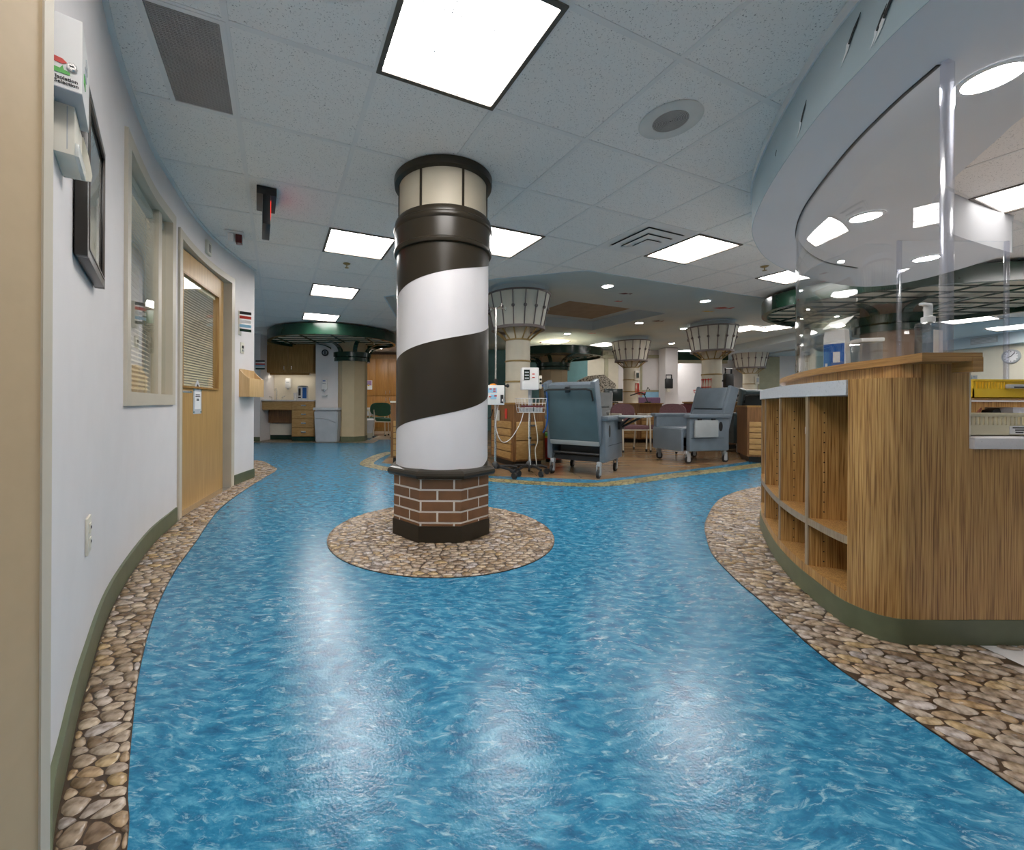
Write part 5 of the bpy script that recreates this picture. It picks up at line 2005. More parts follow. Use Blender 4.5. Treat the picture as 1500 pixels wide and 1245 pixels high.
soap('soap_dispenser', 'white soap dispenser on the alcove backsplash above the worktop', (ax_(422, 9.75), 9.808, 1.19), False)
soap('sanitizer_dispenser', 'white hand sanitizer dispenser on the pier above the grey bin', (ax_(476.5, 9.2), 9.196, 1.14), True)
t = thing('glove_box', 'blue and white box dispenser standing on the alcove worktop', 'box', (ax_(442.5, 9.45), 9.5, 0.929), 0.1)
part('case', MB().box((0, 0, 0.155), (0.21, 0.15, 0.31), bev=0.01), WPLA, t)
part('blue_panel', MB().box((0.055, -0.077, 0.165), (0.09, 0.004, 0.25)), BLUPR, t)
part('dark_slot', MB().box((-0.055, -0.077, 0.185), (0.05, 0.004, 0.17)).box((-0.055, -0.077, 0.06), (0.06, 0.004, 0.03)), BPLA, t)
part('lid', MB().lathe([(0.0, 0.335), (0.09, 0.33), (0.115, 0.305)], n=20), BPLA, t)
t = thing('paper_cup', 'white paper cup stack by the blue and white box on the alcove worktop', 'cup', (ax_(431.5, 9.5), 9.55, 0.929))
part('stack', MB().lathe([(0.0, 0.0), (0.035, 0.0), (0.048, 0.17), (0.05, 0.17), (0.0, 0.165)], n=18), PAPER, t)
# grey bin
t = thing('waste_bin', 'grey swing-top waste bin in front of the white pier', 'bin', (ax_(479, 8.95), 9.02, 0))
mb = MB()
b0, b1 = [(-0.23, -0.13), (0.23, -0.13), (0.23, 0.13), (-0.23, 0.13)], [(-0.26, -0.15), (0.26, -0.15), (0.26, 0.15), (-0.26, 0.15)]
mb._add([(x, y, 0.004) for x, y in b0] + [(x, y, 0.70) for x, y in b1], [(3, 2, 1, 0), (4, 5, 6, 7)] + [(k, (k + 1) % 4, 4 + (k + 1) % 4, 4 + k) for k in range(4)])
bmesh.ops.bevel(mb.bm, geom=mb.bm.edges[:], offset=0.02, segments=2, affect='EDGES')
part('body', mb, GPLA, t)
part('lid', MB().box((0, 0, 0.735), (0.55, 0.33, 0.06), bev=0.014), mat('grey_lid', (0.50, 0.52, 0.54), 0.4), t)
part('moulded_rib', MB().tube([(-0.22, -0.150, 0.53), (-0.08, -0.150, 0.535), (0.06, -0.149, 0.51), (0.22, -0.148, 0.44)], 0.006), GPLA, t)
# wall bits on the pier and the alcove return
t = thing('wall_speaker', 'small round black device high on the white pier beside the wall cabinet', 'speaker', (ax_(476, 9.19), 9.198, 1.99))
part('ring', MB().lathe([(0.05, 0), (0.075, 0.0), (0.075, 0.03), (0.05, 0.035), (0.05, 0)], n=24).xform(Matrix.Rotation(PI / 2, 4, 'X')), BPLA, t)
part('cone', MB().lathe([(0.0, 0.012), (0.05, 0.025)], n=20).xform(Matrix.Rotation(PI / 2, 4, 'X')), GPLA, t)
part('mount', MB().box((0, -0.02, 0), (0.02, 0.03, 0.09)), BPLA, t)
t = thing('flag_signal', 'far wall signal with stacked dark, red and white flags by the alcove', 'signal flags', (ax_(377, 9.12), 9.138, 1.60), 0)
part('bracket', MB().box((0, -0.006, 0.10), (0.06, 0.012, 0.22)), CPLA, t)
for k, m in enumerate((GREEN, PAPER, LBLUPR, REDP, PAPER, BPLA)):
    part('flag', MB().box((0.06, -0.02, 0.02 + k * 0.034), (0.20, 0.016, 0.030)), m, t, label=('green', 'white', 'pale blue', 'red', 'white', 'black')[k] + ' signal flag')
t = thing('light_switch', 'cream switch plate on the alcove return wall under the far flag signal', 'switch', (ax_(377, 9.12), 9.138, 1.35))
part('plate', MB().box((0, -0.004, 0.06), (0.075, 0.008, 0.118)), CPLA, t)
part('toggle', MB().box((0, -0.011, 0.06), (0.02, 0.010, 0.03)), GPLA, t)
t = thing('wall_outlet', 'cream outlet plate on the alcove return wall beside the worktop', 'outlet', (ax_(379, 9.12), 9.138, 0.98))
part('plate', MB().box((0, -0.004, 0.07), (0.09, 0.008, 0.13)), CPLA, t)
part('socket', MB().box((0, -0.010, 0.07), (0.04, 0.006, 0.06)), GPLA, t)

# ================================================================== CANOPY COLUMNS (stylised trees)
def canopy_column(label, cx, cy, rc, zc0, zc1, blob, zr0, zr1, kind_m=TANP, switch=False, base=True, rot=PI / 8, ang=0.0):
    t = thing('tree_column', label, 'column', (cx, cy, 0), 0, 'columns with green tree canopies')
    ro = rc / math.cos(PI / 8)
    o8 = [(ro * math.cos(rot + k * PI / 4), ro * math.sin(rot + k * PI / 4)) for k in range(8)]
    part('shaft', MB().prism(o8, 0.0, zr1), kind_m, t, smooth=False)
    part('base_band', MB().prism([(x * 1.02, y * 1.02) for x, y in o8], 0.004, 0.12), SAGE, t, smooth=False)
    part('collar', MB().lathe([(rc, zc0), (rc + 0.085, zc0), (rc + 0.085, zc0 + (zc1 - zc0) * 0.40), (rc + 0.065, zc0 + (zc1 - zc0) * 0.45), (rc + 0.10, zc0 + (zc1 - zc0) * 0.5), (rc + 0.10, zc1), (rc, zc1), (rc, zc0)], n=32), GREEN, t)
    for k in range(8):
        a = rot + ang + k * PI / 4
        c, s_ = math.cos(a), math.sin(a)
        pts = []
        for u in range(7):
            f = u / 6
            r = rc + 0.06 + 0.42 * (1 - math.cos(f * PI / 2))
            z = zc1 + (zr0 - zc1 + 0.02) * math.sin(f * PI / 2)
            pts.append((r, z))
        mb = MB()
        w = 0.045
        for (ra, za), (rb, zb) in zip(pts, pts[1:]):
            for hw in (1,):
                q = [(ra, -w, za), (rb, -w, zb), (rb, w, zb), (ra, w, za)]
                q2 = [(ra + 0.05, -w, za), (rb + 0.05, -w, zb), (rb + 0.05, w, zb), (ra + 0.05, w, za)]
                V = q + q2
                F = [(0, 1, 2, 3), (7, 6, 5, 4), (0, 4, 5, 1), (3, 2, 6, 7)]
                mb._add([(x * c - y * s_, x * s_ + y * c, z) for x, y, z in V], F)
        part('bracket_arm', mb, GREEN, t)
    B = catmull(blob, 6, closed=True)
    n = len(B)
    Bi = [(x * 0.955, y * 0.955) for x, y in B]
    part('canopy_rim', MB().strip(B + B[:1], Bi + Bi[:1], zr0, zr1), GREEN, t)
    part('canopy_panel', MB().prism([(x * 0.96, y * 0.96) for x, y in B], zr0 + 0.06, zr0 + 0.075), TRELL, t)
    # trellis bars under the canopy
    bx0, bx1 = min(p[0] for p in B), max(p[0] for p in B)
    by0, by1 = min(p[1] for p in B), max(p[1] for p in B)
    inside = lambda x, y: sum(((B[k][1] > y) != (B[k - 1][1] > y)) and (x < (B[k - 1][0] - B[k][0]) * (y - B[k][1]) / (B[k - 1][1] - B[k][1]) + B[k][0]) for k in range(n)) % 2 == 1
    for d_ in (0, 1):
        lo, hi = (by0, by1) if d_ == 0 else (bx0, bx1)
        st = 0.26 if d_ == 0 else 0.62
        v = lo + st / 2
        while v < hi:
            a0, a1 = (bx0, bx1) if d_ == 0 else (by0, by1)
            run = [a0 + (a1 - a0) * k / 120 for k in range(121)]
            run = [u for u in run if (inside(u, v) if d_ == 0 else inside(v, u))]
            if len(run) > 3:
                u0, u1 = run[0], run[-1]
                c = ((u0 + u1) / 2, v, zr0 + 0.052) if d_ == 0 else (v, (u0 + u1) / 2, zr0 + 0.050)
                sz = (u1 - u0 - 0.03, 0.020, 0.016) if d_ == 0 else (0.028, u1 - u0 - 0.03, 0.020)
                part('trellis_bar', MB().box(c, sz), GREEN, t)
            v += st
    if switch:
        part('switch_plate', MB().box((0.18 * 0, -rc - 0.004, 1.12), (0.075, 0.008, 0.118), bev=0.002).xform(Matrix.Rotation(PI / 4 * 0.5, 4, 'Z')), CPLA, t)
    return t


canopy_column('tan column carrying the wide green canopy before the far left alcove', ax_(515, 9.4), 9.42, 0.325, 1.80, 2.0,
              [(-1.62, -0.72), (-1.15, -1.42), (-0.50, -1.72), (0.20, -1.66), (0.75, -1.25), (1.02, -0.75), (1.0, -0.1), (0.6, 0.3), (-0.3, 0.36), (-1.1, 0.34), (-1.5, -0.05)], 2.16, 2.37, switch=True)
canopy_column('tan column with green canopy behind the first cream lantern column and slate recliner', 2.78, 11.5, 0.36, 1.80, 2.0,
              [(-1.2, -0.5), (-0.7, -1.15), (0.1, -1.35), (0.8, -1.0), (1.2, -0.55), (1.25, 0.2), (0.7, 0.9), (-0.3, 1.1), (-1.0, 0.5)], 2.14, 2.34)
canopy_column('brown column with trellis canopy seen through the clear shield on the right', 6.0, 5.65, 0.29, 1.86, 2.08,
              [(-1.66, -0.05), (-1.45, -0.75), (-0.95, -1.20), (-0.2, -1.45), (0.7, -1.7), (1.5, -1.3), (1.9, -0.4), (1.6, 0.6), (0.9, 1.15), (-0.2, 1.25), (-1.2, 0.7)], 2.17, 2.36, kind_m=mat('rosy_brown_column', (0.36, 0.24, 0.17), 0.5))

# back of the left corridor: wood cupboards, table, chairs
YB = 12.6
t = thing('tall_cupboard', 'orange wood tall cupboard wall at the back left behind the tan column', 'cupboard', (-1.9, 12.8, 0))
xa, xb = ax_(528, YB), ax_(600, YB)
part('carcass', MB().box(((xa + xb) / 2, 12.85, 1.18), (xb - xa, 0.5, 2.36)), OAKD, t, world=True)
ds = [xa + (xb - xa) * f for f in (0.0, 0.30, 0.56, 0.82, 1.0)]
ORW = mat('orange_cupboard_wood', (0.46, 0.225, 0.055), 0.4, col2=(0.37, 0.17, 0.04), vscale=5, stretch=(7, 7, 0.6))
for a, b in zip(ds, ds[1:]):
    for z0, z1 in ((0.12, 1.08), (1.09, 2.22)):
        d = part('door', MB().box(((a + b) / 2, 12.59, (z0 + z1) / 2), (b - a - 0.01, 0.02, z1 - z0 - 0.01), bev=0.003), ORW, t, world=True)
        hx = b - 0.06 if ds.index(b) % 2 == 0 else a + 0.06
        hz = 0.98 if z0 < 1 else 1.2
        part('handle', MB().tube([(hx, 12.58, hz - 0.06), (hx, 12.55, hz - 0.05), (hx, 12.55, hz + 0.05), (hx, 12.58, hz + 0.06)], 0.009), CHROME, d, world=True)
t = thing('poster', 'small pink and blue picture on the orange cupboard behind the tan column', 'poster', (ax_(541, YB) - 0.02, 12.572, 1.28))
part('sheet', MB().box((0, 0, 0.14), (0.22, 0.006, 0.28)), PAPER, t)
part('sky_print', MB().box((0, -0.004, 0.20), (0.19, 0.003, 0.14)), mat('pink_print', (0.45, 0.20, 0.36), 0.6, col2=(0.25, 0.22, 0.45), vscale=8), t)
part('sun_print', MB().box((0.0, -0.006, 0.13), (0.05, 0.003, 0.04)), YELP, t)
t = thing('draped_table', 'table under a white cloth right of the tan column', 'table', (-2.80, 11.9, 0))
part('top', MB().box((0, 0, 0.72), (0.9, 0.6, 0.03)), CLOTH, t)
part('cloth_drop', MB().box((0, -0.31, 0.62), (0.92, 0.02, 0.22)).box((0.455, 0, 0.62), (0.02, 0.6, 0.22)), CLOTH, t)
for a in (-0.4, 0.4):
    for b in (-0.25, 0.25):
        part('leg', MB().cyl((a, b, 0), (a, b, 0.71), 0.02, n=8), LEGC, t)
t = thing('white_hamper', 'white bagged hamper standing beneath the edge of the draped table', 'hamper', (-2.22, 10.35, 0))
part('bag', MB().lathe([(0.0, 0.10), (0.18, 0.12), (0.22, 0.42), (0.24, 0.44), (0.20, 0.47), (0.0, 0.46)], n=18), CLOTH, t)
part('stand', MB().lathe([(0.16, 0.0), (0.19, 0.0), (0.19, 0.12), (0.16, 0.12), (0.16, 0)], n=18), CPLA, t)


def guest_chair(label, loc, rz, back_m, seat_m, first=None, group=None, cat='chair', name='guest_chair'):
    t = thing(name, label, cat, loc, rz, group)
    part('seat', MB().box((0, 0.0, 0.445), (0.48, 0.46, 0.075), bev=0.025), seat_m, t)
    mb = MB()
    pts = []
    for k in range(24):
        a = 2 * PI * k / 24
        sx, sz = math.cos(a), math.sin(a)
        pts.append((0.235 * math.copysign(abs(sx) ** 0.7, sx), -0.26, 0.71 + 0.17 * math.copysign(abs(sz) ** 0.8, sz)))
    mb.extrude(pts, (0, -0.045, 0))
    part('backrest', mb, back_m, t)
    for a in (-0.26, 0.26):
        part('leg', MB().tube([(a, 0.24, 0.02), (a, 0.22, 0.46), (a, 0.20, 0.62), (a, 0.15, 0.665), (a, -0.20, 0.665)], 0.014), LEGC, t)
        part('leg', MB().tube([(a * 0.98, -0.32, 0.02), (a * 0.98, -0.26, 0.45), (a * 0.95, -0.30, 0.70)], 0.014), LEGC, t)
        part('armrest', MB().box((a, -0.02, 0.684), (0.05, 0.32, 0.028), bev=0.010), LEGC, t)
        for b in (0.24, -0.32):
            part('foot', MB().sph((a if b > 0 else a * 0.98, b, 0.022), 0.022), RUBBER, t)
    part('seat_rail', MB().cyl((-0.26, 0.22, 0.40), (0.26, 0.22, 0.40), 0.011, n=8).cyl((-0.26, -0.25, 0.40), (0.26, -0.25, 0.40), 0.011, n=8), LEGC, t)
    return t


guest_chair('dark green chair behind the drawer pedestal at the far left, beside the draped table', (-2.10, 11.2, 0), 0.35, DKGRN, DKGRN, group='dark green visitor chairs')
guest_chair('dark green chair pushed half behind the lighthouse column, next to another green chair', (-1.66, 10.45, 0), -0.4, DKGRN, DKGRN, group='dark green visitor chairs')

# ================================================================== LANTERN COLUMNS
def lantern_column(label, cx, cy, first=[]):
    g = 'cream columns with lantern shades'
    if first:
        t = dup(first[0], (cx, cy, 0), 0, label, g)
        return t
    t = thing('lantern_column', label, 'column', (cx, cy, 0), 0, g)
    part('shaft', MB().lathe([(0.185, 0.0), (0.185, BZ)], n=40), CREAM2, t)
    for z in (1.20, 1.51, 1.83):
        part('gold_ring', MB().lathe([(0.18, z - 0.012), (0.194, z - 0.012), (0.197, z), (0.194, z + 0.012), (0.18, z + 0.012)], n=40), GOLD, t)
    part('neck', MB().lathe([(0.40, 2.50), (0.40, 2.60), (0.46, 2.616), (0.0, 2.616)], n=48), SKYP, t)
    r0, r1, z0, z1 = 0.375, 0.475, 2.005, 2.50
    part('shade', MB().lathe([(0.20, 2.03), (r0, z0), (r1, z1), (0.39, z1 + 0.002)], n=48), LANT, t)
    part('lower_rim', MB().lathe([(r0 - 0.03, z0 - 0.025), (r0 + 0.028, z0 - 0.025), (r0 + 0.028, z0 + 0.012), (r0 - 0.03, z0 + 0.012), (r0 - 0.03, z0 - 0.025)], n=48), LRIB, t)
    part('upper_rim', MB().lathe([(r1 - 0.03, z1 - 0.01), (r1 + 0.014, z1 - 0.01), (r1 + 0.014, z1 + 0.014), (r1 - 0.03, z1 + 0.014), (r1 - 0.03, z1 - 0.01)], n=48), LRIB, t)
    for k in range(16):
        a = -PI / 2 + 0.08 + k * 2 * PI / 16
        c, s_ = math.cos(a), math.sin(a)
        rb = part('rib', MB().cyl((c * (r0 + 0.006), s_ * (r0 + 0.006), z0), (c * (r1 + 0.006), s_ * (r1 + 0.006), z1), 0.0085, n=6), LRIB, t)
        zm = z0 + (z1 - z0) * 0.55
        rm = r0 + (r1 - r0) * 0.55 + 0.012
        part('bead', MB().sph((c * rm, s_ * rm, zm), 0.026, n=10, rings=6), LRIB, rb)
    for k in range(12):
        a = -PI / 2 + 0.2 + k * 2 * PI / 12
        c, s_ = math.cos(a), math.sin(a)
        part('strut', MB().cyl((c * 0.19, s_ * 0.19, 1.84), (c * 0.36, s_ * 0.36, z0 - 0.02), 0.011, n=6), GOLD, t)
    first.append(t)
    return t


LC = [(0.97, 6.25), (5.50, 8.75), (4.66, 10.8), (9.10, 12.6)]
for (x, y), lb in zip(LC, ('cream lantern column nearest the lighthouse, behind the infusion stands', 'cream lantern column behind the grey recliner that faces left', 'cream lantern column in the middle of the far room with a red rack on it', 'most distant cream lantern column, right of the one behind the recliner')):
    lantern_column(lb, x, y)

# ================================================================== KIOSK CABINETS ROUND THE COLUMNS
def kiosk(label, plan, faces, h=0.885, top_m=OAKD, fronts=OAKF):
    "cabinet on a polygon plan (counter-clockwise, world); faces: {edge: (drawers, z0 of the plain top panel, handles)}"
    cx = sum(p[0] for p in plan) / len(plan)
    cy = sum(p[1] for p in plan) / len(plan)
    t = thing('drawer_kiosk', label, 'cabinet', (cx, cy, 0), 0, 'wooden drawer kiosks')
    sh = lambda f: [(cx + (x - cx) * f, cy + (y - cy) * f) for x, y in plan]
    part('toe_kick', MB().prism(sh(0.86), 0.004, 0.09), BPLA, t, world=True, smooth=False)
    part('carcass', MB().prism(plan, 0.09, h - 0.025), WALN, t, world=True, smooth=False)
    part('top', MB().prism(sh(1.04), h - 0.025, h), top_m, t, world=True, smooth=False)
    for e, (n, zt, hd) in faces.items():
        a, b = Vector(plan[e]), Vector(plan[(e + 1) % len(plan)])
        d = (b - a).normalized()
        L = (b - a).length
        nn = Vector((d.y, -d.x))
        rz = math.atan2(d.y, d.x)
        c = (a + b) / 2
        for k in range(n):
            z0 = 0.11 + (zt - 0.11) * k / n
            z1 = 0.11 + (zt - 0.11) * (k + 1) / n
            p = c + nn * 0.008
            dr = part('drawer', MB().box((p.x, p.y, (z0 + z1) / 2), (L * 0.84, 0.018, z1 - z0 - 0.012), rz=rz, bev=0.003), fronts, t, world=True)
            if hd:
                p = c + nn * 0.028 + d * 0.02
                part('handle', MB().box((p.x, p.y, z1 - 0.055), (0.10, 0.022, 0.026), rz=rz, bev=0.006), CHROME, dr, world=True)
    return t


kiosk('wood drawer kiosk around the first lantern column, behind the infusion stands', [(0.56, 6.15), (0.80, 5.50), (1.26, 5.66), (1.32, 6.15), (1.25, 6.6), (0.8, 6.7)], {0: (5, 0.63, False), 1: (2, 0.63, True)})
kiosk('narrow drawer kiosk half hidden behind the left of the lighthouse column', [(-0.93, 6.02), (-0.90, 5.86), (-0.42, 5.80), (-0.38, 6.5), (-0.88, 6.6)], {1: (6, 0.62, False)}, h=0.90, top_m=CPLA)
kiosk('drawer kiosk around the middle far lantern column, behind the mauve chairs', [(3.55, 9.55), (4.15, 9.15), (4.75, 9.35), (5.2, 10.8), (4.4, 11.2), (3.7, 10.8)], {0: (5, 0.60, False), 1: (5, 0.60, False)}, h=0.90)
kiosk('dark wood kiosk around the lantern column behind the left-facing recliner', [(5.05, 8.25), (5.25, 8.0), (6.3, 8.15), (6.4, 9.0), (5.8, 9.3), (5.1, 9.1)], {}, h=0.93)
kiosk('slim six-drawer kiosk just left of the reception counter end', [(4.44, 6.20), (4.72, 6.06), (5.2, 6.5), (4.7, 6.8)], {0: (6, 0.62, False)}, h=0.86)
# red tags on the kiosks
solo('warning_tag', MB().box((0.722, 5.68, 0.73), (0.004, 0.06, 0.14), rz=0.36), REDP, 'small red paper tag on the kiosk behind the infusion stands', 'tag')
for px, py, Y, w, h, m, lb in ((908, 594, 9.0, 0.05, 0.09, CPLA, 'cream paper tag on the middle far kiosk front'), (917, 594, 9.0, 0.07, 0.06, REDP, 'red tag on the middle far kiosk front')):
    x, z = XZ(px, py, Y)
    solo('kiosk_tag', MB().box((x, 9.22, z), (w, 0.006, h), rz=-0.3), m, lb, 'tag')

# ================================================================== RECLINERS
def recliner(label, loc, rz, tray, up=VINYL, backm=VINYLB, group='slate vinyl treatment recliners'):
    "treatment recliner: local +y is forward; tray None, 'folded' or 'raised', on the side given by its sign"
    t = thing('recliner', label, 'recliner', loc, rz, group)
    for a in (-1, 1):
        s_ = part('side_panel', MB().box((a * 0.325, 0.02, 0.435), (0.07, 0.72, 0.50), bev=0.018), up, t)
        part('seam', MB().box((a * 0.3612, 0.06, 0.375), (0.002, 0.60, 0.004)), INK, s_)
        part('lock_hole', MB().lathe([(0.0, 0.0), (0.035, 0.0), (0.035, 0.004), (0.0, 0.004)], n=18).xform(Matrix.Translation((a * 0.359, -0.18, 0.545)) @ Matrix.Rotation(a * PI / 2, 4, 'Y') @ Matrix.Diagonal((2.0, 1, 1, 1))), BPLA, s_)
        part('armrest', MB().box((a * 0.335, 0.03, 0.70), (0.115, 0.78, 0.055), bev=0.022), up, t)
    part('seat', MB().box((0, 0.10, 0.45), (0.56, 0.62, 0.15), bev=0.045), up, t)
    part('leg_rest', MB().box((0, 0.435, 0.345), (0.57, 0.05, 0.33), bev=0.014), up, t)
    part('underframe', MB().box((0, 0.02, 0.205), (0.58, 0.60, 0.05)).box((0, -0.15, 0.31), (0.5, 0.05, 0.16)).box((0, 0.1, 0.31), (0.5, 0.05, 0.16)), BPLA, t)
    part('cross_bar', MB().cyl((-0.30, -0.30, 0.27), (0.30, -0.30, 0.27), 0.016, n=10).cyl((-0.28, -0.27, 0.235), (0.28, -0.27, 0.235), 0.012, n=8), BPLA, t)
    tilt = Matrix.Translation((0, -0.26, 0.40)) @ Matrix.Rotation(math.radians(17), 4, 'X')
    part('back_cushion', MB().box((0, 0.0, 0.22), (0.56, 0.15, 0.36), bev=0.05).xform(tilt), up, t)
    part('head_cushion', MB().box((0, 0.0, 0.575), (0.56, 0.165, 0.36), bev=0.06).xform(tilt), up, t)
    for a in (-1, 1):
        part('back_wing', MB().box((a * 0.285, -0.02, 0.40), (0.06, 0.17, 0.76), bev=0.022).xform(tilt), up, t)
    part('back_shell', MB().box((0, -0.095, 0.36), (0.60, 0.025, 0.70), bev=0.008).xform(tilt), backm, t)
    part('kick_strip', MB().box((0, -0.105, 0.035), (0.60, 0.02, 0.055), bev=0.006).xform(tilt), VINYLP, t)
    part('push_bar', MB().tube([(-0.27, -0.10, 0.56), (-0.285, -0.14, 0.60), (-0.275, -0.15, 0.69), (-0.23, -0.155, 0.71), (0.23, -0.155, 0.71), (0.275, -0.15, 0.69), (0.285, -0.14, 0.60), (0.27, -0.10, 0.56)], 0.012).box((0, -0.125, 0.70), (0.045, 0.06, 0.06)).xform(tilt), BPLA, t)
    for a in (-0.285, 0.285):
        for b in (-0.32, 0.36):
            c = part('caster', MB().box((a, b, 0.165), (0.05, 0.06, 0.05), bev=0.008).box((a - 0.020, b - 0.02, 0.095), (0.006, 0.055, 0.12)).box((a + 0.020, b - 0.02, 0.095), (0.006, 0.055, 0.12)), GPLA, t)
            part('wheel', MB().cyl((a - 0.014, b - 0.03, 0.054), (a + 0.014, b - 0.03, 0.054), 0.052, n=20), RUBBER, c)
            part('hub_cap', MB().cyl((a - 0.016, b - 0.03, 0.054), (a + 0.016, b - 0.03, 0.054), 0.026, n=14), GPLA, c)
    if tray:
        k, sgn = tray
        if k == 'folded':
            part('tray', MB().box((sgn * 0.395, 0.12, 0.515), (0.028, 0.42, 0.25), bev=0.012), VINYLP, t, label='pale folded side tray')
            part('tray_hinge', MB().box((sgn * 0.372, 0.22, 0.63), (0.03, 0.05, 0.06)).box((sgn * 0.372, -0.03, 0.63), (0.03, 0.05, 0.06)), BPLA, t)
        else:
            part('tray', MB().box((sgn * 0.545, 0.26, 0.715), (0.30, 0.44, 0.022), bev=0.008), VINYLP, t, label='pale raised side tray')
            part('tray_bracket', MB().box((sgn * 0.375, 0.26, 0.60), (0.03, 0.20, 0.10)).cyl((sgn * 0.37, 0.26, 0.57), (sgn * 0.60, 0.26, 0.70), 0.014, n=8).cyl((sgn * 0.37, 0.20, 0.58), (sgn * 0.5, 0.20, 0.70), 0.012, n=8), BPLA, t)
    return t


def face(dx, dy):
    return math.atan2(-dx, dy)


recliner('slate grey recliner seen from behind, nearest to the lighthouse, its side tray raised', (1.665, 5.21, 0.003), face(0.60, 0.80), ('raised', 1))
recliner('slate grey recliner facing left with a pale tray folded against its side', (3.68, 6.36, 0.003), face(-0.96, -0.26), ('folded', 1 * -1))
recliner('dark recliner seen from behind, beside the slim kiosk at the reception counter', (5.36, 7.45, 0.003), face(0.25, 0.97), None, mat('dark_teal_vinyl', (0.05, 0.075, 0.08), 0.35), mat('black_back_panel', (0.018, 0.024, 0.024), 0.4), group='dark recliners')
recliner('pale grey recliner facing the lens behind the nearest recliner', (3.02, 8.80, 0.003), face(-0.45, -0.9), None, VINYLP, VINYLB, group='pale recliners')

# ================================================================== CHAIRS IN THE ROOM
guest_chair('mauve guest chair with cream legs, right of the raised tray of the nearest recliner', (3.28, 7.62, 0.003), face(0.10, -1.0), MAUVE, MAUVE, group='mauve guest chairs')
guest_chair('mauve guest chair turned toward the left-facing recliner, tucked behind its leg rest', (3.92, 7.55, 0.003), face(-0.75, -0.66), MAUVE, MAUVE, group='mauve guest chairs')
guest_chair('maroon guest chair behind the left-facing recliner, only its rounded back showing', (4.75, 8.05, 0.003), face(0.1, -1.0), MAROON, MAROON)
t = thing('lounge_chair', 'tall purple upholstered chair against the light blue wall panel far back', 'chair', (5.62, 11.75, 0.003), face(-0.25, -1.0))
part('seat', MB().box((0, 0, 0.42), (0.66, 0.6, 0.16), bev=0.04), PURP, t)
part('backrest', MB().box((0, -0.30, 0.72), (0.68, 0.12, 0.70), bev=0.04), PURP, t)
for a in (-0.36, 0.36):
    part('arm', MB().box((a, 0, 0.56), (0.06, 0.62, 0.06), bev=0.015), PINE, t)
    for b in (-0.30, 0.27):
        part('leg', MB().box((a, b, 0.27), (0.05, 0.05, 0.54)), PINE, t)

# ================================================================== INFUSION STANDS
def infusion_stand(label, x, y, h, rz, base_r=0.30):
    t = thing('infusion_stand', label, 'stand', (x, y, 0.003), rz)
    part('pole', MB().cyl((0, 0, 0.11), (0, 0, h * 0.55), 0.015, n=12).cyl((0, 0, h * 0.55), (0, 0, h), 0.011, n=12), CHROME, t)
    part('pole_collar', MB().cyl((0, 0, h * 0.545), (0, 0, h * 0.575), 0.022, n=12), BPLA, t)
    part('hub', MB().lathe([(0.0, 0.085), (0.055, 0.09), (0.05, 0.13), (0.02, 0.17), (0.0, 0.17)], n=16), BPLA, t)
    for k in range(5):
        a = 2 * PI * k / 5
        c, s_ = math.cos(a), math.sin(a)
        lg = part('leg', MB().tube([(0.03 * c, 0.03 * s_, 0.115), (base_r * 0.7 * c, base_r * 0.7 * s_, 0.105), (base_r * c, base_r * s_, 0.085)], 0.016), BPLA, t)
        part('caster', MB().cyl((base_r * c - s_ * 0.014, base_r * s_ + c * 0.014, 0.037), (base_r * c + s_ * 0.014, base_r * s_ - c * 0.014, 0.037), 0.036, n=16), RUBBER, lg)
    mb = MB()
    for a in (0, PI / 2, PI, 1.5 * PI):
        c, s_ = math.cos(a), math.sin(a)
        mb.tube([(0, 0, h - 0.01), (0.10 * c, 0.10 * s_, h), (0.13 * c, 0.13 * s_, h - 0.02), (0.14 * c, 0.14 * s_, h + 0.025)], 0.006)
    part('hook', mb, CHROME, t)
    return t


sx, sy = G(733, 676)
t = infusion_stand('tall steel infusion stand next to the lighthouse with a pump on it', 0.50, 4.93, 2.02, 0.4)
t = thing('infusion_pump', 'white infusion pump with blue and red panels on the stand by the lighthouse', 'pump', (0.50, 4.93, 0.86), 0.05)
part('body', MB().box((-0.02, -0.075, 0.11), (0.21, 0.12, 0.23), bev=0.008), WPLA, t)
part('blue_panel', MB().box((-0.06, -0.137, 0.165), (0.11, 0.004, 0.055)), LBLUPR, t)
part('blue_panel', MB().box((-0.045, -0.137, 0.09), (0.07, 0.004, 0.055)), LBLUPR, t)
for a, z in ((-0.08, 0.18), (-0.035, 0.18), (-0.035, 0.155), (-0.085, 0.09), (-0.02, 0.10)):
    part('red_display', MB().box((a, -0.1395, z), (0.03, 0.002, 0.013)), REDP, t)
part('dark_clip', MB().box((0.055, -0.137, 0.065), (0.035, 0.006, 0.095)), BPLA, t)
part('clip_button', MB().box((0.06, -0.141, 0.05), (0.014, 0.004, 0.03)), WPLA, t)
part('clamp_knob', MB().cyl((0.08, -0.06, 0.22), (0.13, -0.06, 0.222), 0.012).sph((0.135, -0.06, 0.222), 0.022), BPLA, t)
part('alarm_lamp', MB().sph((-0.04, -0.07, 0.228), 0.03, sc=(1.4, 1, 0.7)), mat('orange_lens', (0.75, 0.28, 0.03), 0.3), t)
part('pole_clamp', MB().box((0, -0.008, 0.11), (0.05, 0.05, 0.06)), GPLA, t)
solo('power_cord', MB().tube(catmull([(0.40, 4.86, 0.95), (0.36, 4.9, 0.8), (0.37, 4.92, 0.72), (0.44, 4.95, 0.70), (0.47, 4.96, 0.8)], 6), 0.007), BPLA, 'black cable looped below the pump at the edge of the lighthouse', 'cable')
